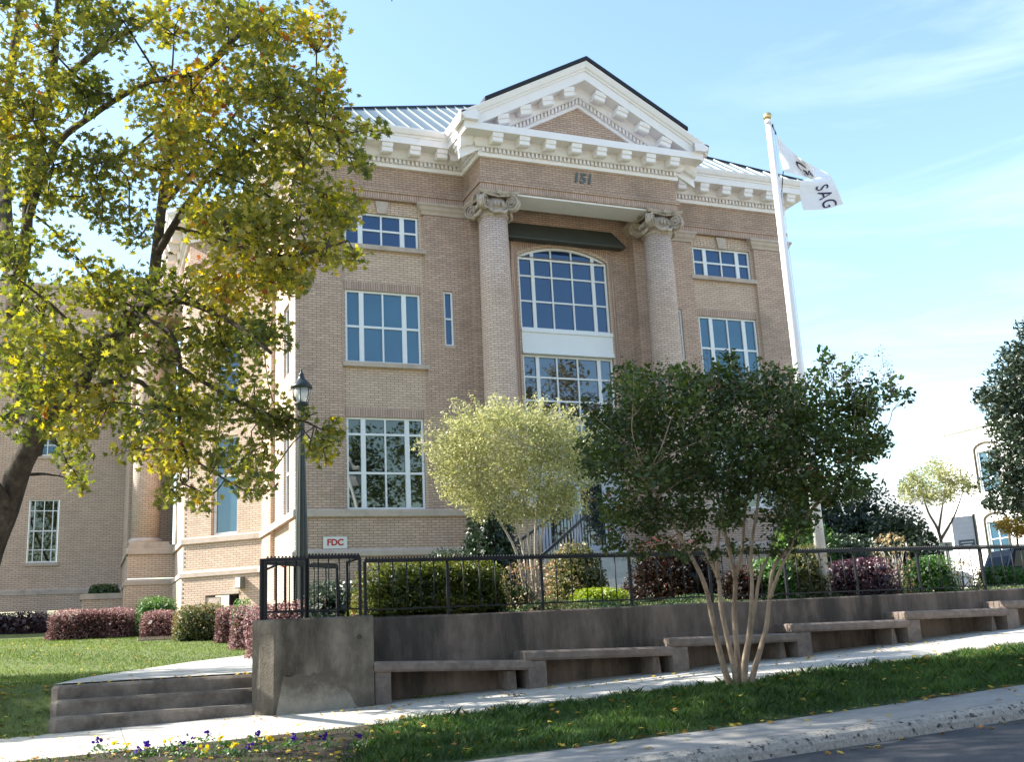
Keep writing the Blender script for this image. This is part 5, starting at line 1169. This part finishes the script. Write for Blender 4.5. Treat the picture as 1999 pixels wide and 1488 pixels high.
inpath = (Y > -13.7) & (Y < -5) & (X > np.interp(Y, [-13.7, -12.6, -10.2, -8.6, -7.2, -6.2, -5.4], [-5.28, -5.25, -4.45, -3.9, -3.1, -2., 0])) & (X < np.interp(Y, [-13, -10, -8], [-1, -1, .6]))
k_ = ~inpath; X, Y = X[k_], Y[k_]; n = len(X); Z = lawn_z(X, Y)
blades('lawn_grass', 'short sunlit lawn grass left of the steps', X, Y, Z, .04, .004+.0002*(Y+14), 'blade_lawn', np.clip(.5+.15*np.sin(X*1.1+Y*.7)+RNG.normal(size=n)*.22, 0, 1), .7)
n = 9000; X = RNG.uniform(-6.6, -1.7, n); Y = RNG.uniform(-17.9, -16.05, n); k_ = (X < -1.9-(-16-Y)*.5) & (np.sin(X*9+3*np.sin(Y*8))+np.sin(Y*13+X*5) > -.3); X, Y = X[k_], Y[k_]; n = len(X)
blades('weed_tufts', 'thin weeds and grass tufts growing in the mulch bed', X, Y, verge_z(X, Y), .045, .0035, 'blade_verge', RNG.uniform(0, .8, n), .8)
# soil bed with pansies
X = np.array([-8, -1.7, -2.6, -8.]); 
grid('flower_bed', np.linspace(-9, -1.35, 60), np.linspace(-17.95, -16.03, 6), lambda x, y: verge_z(x, y)+.015-np.clip((x+2.0+(-16-y)*.5)*.08, 0, 1), 'mulch')
rr = random.Random(3); kk = 0
spots = [(405, 1450), (437, 1462), (372, 1462), (330, 1470), (290, 1478), (350, 1480), (395, 1482), (500, 1455), (520, 1470), (545, 1478), (570, 1462), (600, 1478), (640, 1460), (660, 1470), (560, 1480), (480, 1480), (450, 1478), (700, 1462), (640, 1484), (270, 1482), (190, 1468), (235, 1475), (590, 1486), (690, 1482)]
ROW = ['at the near edge of the flower bed', 'in the middle of the flower bed']
for i, (px, py) in enumerate(spots):
    z = -.02; d_ = CF+(px-999.5)/F_PX*CR-(py-744)/F_PX*CU
    for _ in range(8): t_ = (z-CAMP[2])/d_[2]; p = CAMP+t_*d_; z = float(verge_z(p[0], max(-17.9, min(-16.05, p[1]))))
    yel = i % 5 in (1, 3); colw = 'yellow' if yel else 'dark violet'
    T = thing('pansy', f'{colw} pansy plant in the mulch bed below the steps', 'flower', tuple(p), f'{colw} pansies in the mulch bed')
    P = np.array(p)+RNG.normal(size=(46, 3))*[.05, .05, .018]+[0, 0, .035]; leaves('leaf_clump', P, .04, OVAL, 'leaf_green', RNG.uniform(.1, .7, 46), T, up=.6)
    for k in range(2):
        c = np.array(p)+[rr.uniform(-.05, .05), -.03+rr.uniform(-.02, .02), .085+rr.uniform(0, .03)]; P = c+RNG.normal(size=(5, 3))*[.014, .006, .014]
        o = leaves('flower', P, .032, BLOB, 'petal_yellow' if yel else 'petal_violet', RNG.uniform(0, 1, 5), T, up=0)
# fallen leaves
def scatter(n, x0, x1, y0, y1, fz, size, name, label, hi=1.):
    X = RNG.uniform(x0, x1, n); Y = RNG.uniform(y0, y1, n); P = np.stack([X, Y, fz(X, Y)+.012+RNG.uniform(0, .012, n)], 1)
    return tag(leaves(name, P, size, MAPLE, 'leaf_fallen', RNG.uniform(0, hi, n), None, up=2.2, jit=.6, curl=.6), label, 'leaves', kind='stuff')
sw = lambda x, y: g(x)+.03*(y+14)
scatter(420, -6.6, -1.5, -17.9, -16.05, lambda x, y: verge_z(x, y)+.02, .06, 'fallen_leaves', 'dry leaf litter strewn over the mulch bed')
scatter(190, -3, 9, -18.0, -16.0, lambda x, y: verge_z(x, y)+.05, .085, 'fallen_leaves', 'fallen orange and yellow leaves lying in the verge grass')
scatter(120, -1, 9, -18.15, -17.95, lambda x, y: g(x)-.25, .09, 'fallen_leaves', 'fallen brown leaves along the verge and gutter edge')
scatter(26, -2, 8, -18.9, -18.1, lambda x, y: g(x)-.27, .085, 'fallen_leaves', 'few fallen leaves on the concrete gutter strip')
scatter(26, 0, 8, -19.3, -19.05, lambda x, y: g(x)-.43, .09, 'fallen_leaves', 'fallen leaves caught against the kerb on the road')
scatter(230, -2.4, 8, -14.75, -14.05, sw, .065, 'fallen_leaves', 'small yellow leaves strewn on the sidewalk along the benches')
scatter(70, -6, -1, -16, -13.75, sw, .07, 'fallen_leaves', 'few dry leaves on the sunny sidewalk below the steps')
scatter(230, -8.5, -5.3, -13.9, -12.4, lawn_z, .085, 'fallen_leaves', 'heap of yellow leaves on the grass bank left of the steps')
scatter(160, -9, -3.5, -12.5, 4, lambda x, y: lawn_z(x, y)+.03, .08, 'fallen_leaves', 'yellow leaves scattered over the left lawn')
scatter(30, -5, -2.9, -13.4, -12.7, lambda x, y: .57+0*x, .07, 'fallen_leaves', 'dry leaves on the top step and path')
# sidewalk joints
mb = MB()
for x in np.arange(-9, 20, 1.5):
    z0, z1 = float(g(x))+.004-.06, float(g(x))+.004+.03; mb.quad((x-.006, -15.98, z0+.001), (x+.006, -15.98, z0+.001), (x+.006, -13.7, float(g(x))+.013), (x-.006, -13.7, float(g(x))+.013))
tag(mb.build('sidewalk_joint', 'black_void'), kind='structure'); bpy.data.objects['sidewalk_joint'].data.materials[0] = MATS['kerb']

# ------------------------------------------------------------------ far right: white building, sign, vehicles
FW = Fr((40, 60), (0, -1))    # outward -X, u from far to near
T = thing('white_building', 'sunlit white building with arched windows beyond the parking area', 'building', (40, 15, 1.5))
WH = [(y, y+1.3, z0, z1) for y in (43.6, 47.2) for z0, z1 in ((2.6, 5.4), (7.0, 9.2))]
mb = MB(); wall_grid(mb, FW, 41.0, 75, 0, 10.52, WH, depth=.25); mb.box(41, 75, 0, .15, 10.52, 10.7, FW)
wall_grid(mb, Fr((40, 19), (-1, 0)), -16, 0, 0, 10.5); mb.build('wall', 'paint_far', T)
for a, b_, c, d in WH:
    w = window(FW, a+.02, b_-.02, c, d, [(.5, .05)], [(.33, .05), (.66, .05)], -.1, 'pane_blind', parent=T)
    mb = MB(); mb.tube([FW.p(a-.1, .04, c), FW.p(a-.1, .04, d+.1)]+[FW.p((a+b_)/2-(b_-a+.2)/2*math.cos(t), .04, d+.1+.35*math.sin(t)) for t in np.linspace(0.1, math.pi-.1, 10)]+[FW.p(b_+.1, .04, d+.1), FW.p(b_+.1, .04, c)], .06, 6); mb.build('window_arch', 'bark_grey', T)
T = thing('white_building', 'low distant pale building just right of the brick building corner', 'building', tuple(at(1640, 960, 60)))
c = at(1600, 955, 60); mb = MB(); mb.box(c[0]-3, c[0]+12, -c[1]-6, -c[1], 1, c[2]); mb.build('wall', 'paint_far', T)
T = thing('directory_sign', 'tall white directory board with a dark plaque at its foot', 'sign', tuple(at(1890, 1070, 36)))
c = at(1890, 1066, 36); FG = Fr((c[0], c[1]), (.5, -.87)); mb = MB(); mb.box(-.42, .3, -.06, .06, c[2]-.1, c[2]+1.0, FG); mb.build('board', 'sign_white', T)
mb = MB(); mb.box(.3, .36, -.08, .1, c[2]-1.6, c[2]+1.05, FG); mb.build('post', 'lamp_green', T)
mb = MB(); mb.box(-.27, .25, .06, .075, c[2]-.04, c[2]+.2, FG); mb.build('plaque', 'plaque', T)
mb = MB()
for k, w in enumerate((.2, .14)): mb.box(-w, w, .075, .08, c[2]+.1-.09*k, c[2]+.13-.09*k, FG)
for k in range(4): mb.box(-.25, .25, .06, .064, c[2]+.35+.16*k, c[2]+.365+.16*k, FG)
mb.build('text_lines', 'flag_cloth', T)
def vehicle(name, label, cat, c, ang, L, W_, Hh, body, van=True):
    T = thing(name, label, cat, tuple(c)); F = Fr((c[0], c[1]), (math.cos(ang), math.sin(ang))); z = c[2]
    pr = [(0, .35), (.02, .95), (.08, 1.0), (.3, 1.06)] if van else []
    side_p = [(0, .35), (.02, .8), (.12, .98), (L*.05, Hh*.6), (L*.12, Hh*.97), (L*.2, Hh), (L*.62, Hh), (L*.75, Hh*.63), (L*.97, Hh*.54), (L, Hh*.42), (L, .35)]
    mb = MB(); n = len(side_p); V = [F.p(x-L/2, o, z+h) for o in (-W_/2, W_/2) for x, h in [(x, h) for x, h in side_p]]
    mb.add(V, [tuple(range(n))[::-1], tuple(range(n, 2*n))]+[(i, (i+1) % n, n+(i+1) % n, n+i) for i in range(n)]); b = mb.build('body', body, T)
    mb = MB()
    for s in (-1, 1):
        for x0, x1 in ((.1, .26), (.28, .45), (.47, .66)):
            P = [F.p(L*x-L/2, s*(W_/2+.006), z+h) for x, h in ((x0, Hh*.62), (x1, Hh*.62), (min(x1, .62), Hh*.93), (max(x0, .13), Hh*.93))]; mb.quad(*P)
    P = [F.p(-L/2+L*x-.012, o, z+h) for o, x, h in ((-W_*.42, .055, Hh*.64), (W_*.42, .055, Hh*.64), (W_*.38, .115, Hh*.92), (-W_*.38, .115, Hh*.92))]; mb.quad(*P)
    mb.build('window', 'car_glass', T)
    for x in (.18, .8):
        for s in (-1, 1):
            q = F.p(L*x-L/2, s*(W_/2-.1), z+.34); mb = MB(); mb.tube([q-F.n*.11, q+F.n*.11], .34, 18); mb.build('wheel', 'tyre', T)
    for s in (-1, 1): mb = MB(); mb.box(-L/2-.01, -L/2+.03, s*W_*.4-.06, s*W_*.4+.06, z+.75, z+1.0, F); mb.build('tail_light', 'red_paint', T)
c = at(2062, 1140, 38); c[2] = at(1945, 1072, 38)[2]-1.78
vehicle('parked_suv', 'dark blue boxy utility vehicle parked beyond the hedge', 'car', c, rad(-20), 4.8, 1.9, 1.78, 'car_dark')
c = at(2140, 1140, 43); c[2] = at(1990, 1066, 43)[2]-1.78
vehicle('parked_suv', 'second dark utility vehicle cut by the right edge', 'car', c, rad(-22), 4.8, 1.9, 1.78, 'car_dark')
c = at(1752, 1140, 36); c[2] = at(1870, 1080, 36)[2]-1.5
vehicle('parked_car', 'pale car parked behind the green bush', 'car', c, rad(-25), 4.4, 1.8, 1.5, 'car_white')
T = thing('parking_sign', 'small dark rectangular sign above the rail left of the pale car', 'sign', tuple(at(1847, 1070, 24)))
c = at(1847, 1068, 24); FG = Fr((c[0], c[1]), (.8, -.6)); mb = MB(); mb.box(-.13, .13, -.02, .0, c[2]-.1, c[2]+.1, FG); mb.build('board', 'plaque', T); mb = MB(); mb.tube([c-[0, 0, 1.6], c+[0, 0, .08]], .02, 6); mb.build('post', 'iron', T)

# ------------------------------------------------------------------ across the street (seen mirrored in the panes)
T = thing('brick_shop', 'tan brick building across the street mirrored in the lower windows', 'building', (-2, -52, -.5))
FX = Fr((22, -50), (-1, 0)); WH = [(3+k*3.2, 4.6+k*3.2, z, z+1.9) for k in range(11) for z in (1.5, 5)]
mb = MB(); wall_grid(mb, FX, 0, 40, -1.2, 8.2, WH, depth=.2); mb.build('wall', 'brick_tan', T); mb = MB(); mb.box(-.2, 40.2, -.3, .3, 8.2, 8.7, FX); mb.build('cornice', 'white_trim', T)
mb = MB()
for a, b_, c, d in WH: mb.quad(FX.p(a, -.15, c), FX.p(b_, -.15, c), FX.p(b_, -.15, d), FX.p(a, -.15, d))
mb.build('panes', 'pane_dark', T)
for k, (x, y, h, lab, lm) in enumerate(((12, -41, 15, 'tall street tree mirrored in the lower left window', 'leaf_hedge'), (18, -40, 15, 'street tree with dull leaves mirrored beside the lower left window', 'leaf_hedge'), (26, -42, 22, 'rounded autumn street tree mirrored in the entrance window', 'leaf_autumn'), (34, -44, 22, 'autumn street tree mirrored at the right of the entrance window', 'leaf_autumn'))):
    c = np.array([x, y, -.6]); cc = [(c+[rr.uniform(-3.4, 3.4), rr.uniform(-2.5, 2.5), h*rr.uniform(.3, .97)], 1.7, 1, .4+rr.uniform(-.2, .2)) for _ in range(30)]
    tree('street_tree', lab, 'tree', c, [([c, c+[.1, 0, h*.4], c+[0, .2, h*.8]], .2, .04), ([c+[.1, 0, h*.35], c+[1.4, .3, h*.7]], .09, .02), ([c+[.1, 0, h*.3], c+[-1.4, -.3, h*.7]], .09, .02)], cc, lm, 6000, .34, OVAL, 'bark_grey', group='street trees across the road')

c = np.array([-15.3, -6.4, .3]); cc = [(c+[rr.uniform(-2.2, 2.2), rr.uniform(-2., 2.), rr.uniform(5.6, 10.2)], 1.2, 1, .5) for _ in range(26)]
tree('shade_tree', 'tree left of the picture that throws the shade on the lawn', 'tree', c, [([c, c+[.1, 0, 4], c+[0, .2, 9]], .22, .05), ([c+[.1, 0, 4], c+[1.4, .3, 7]], .09, .02)], cc, 'leaf_maple', 5200, .26, OVAL, 'bark_maple')
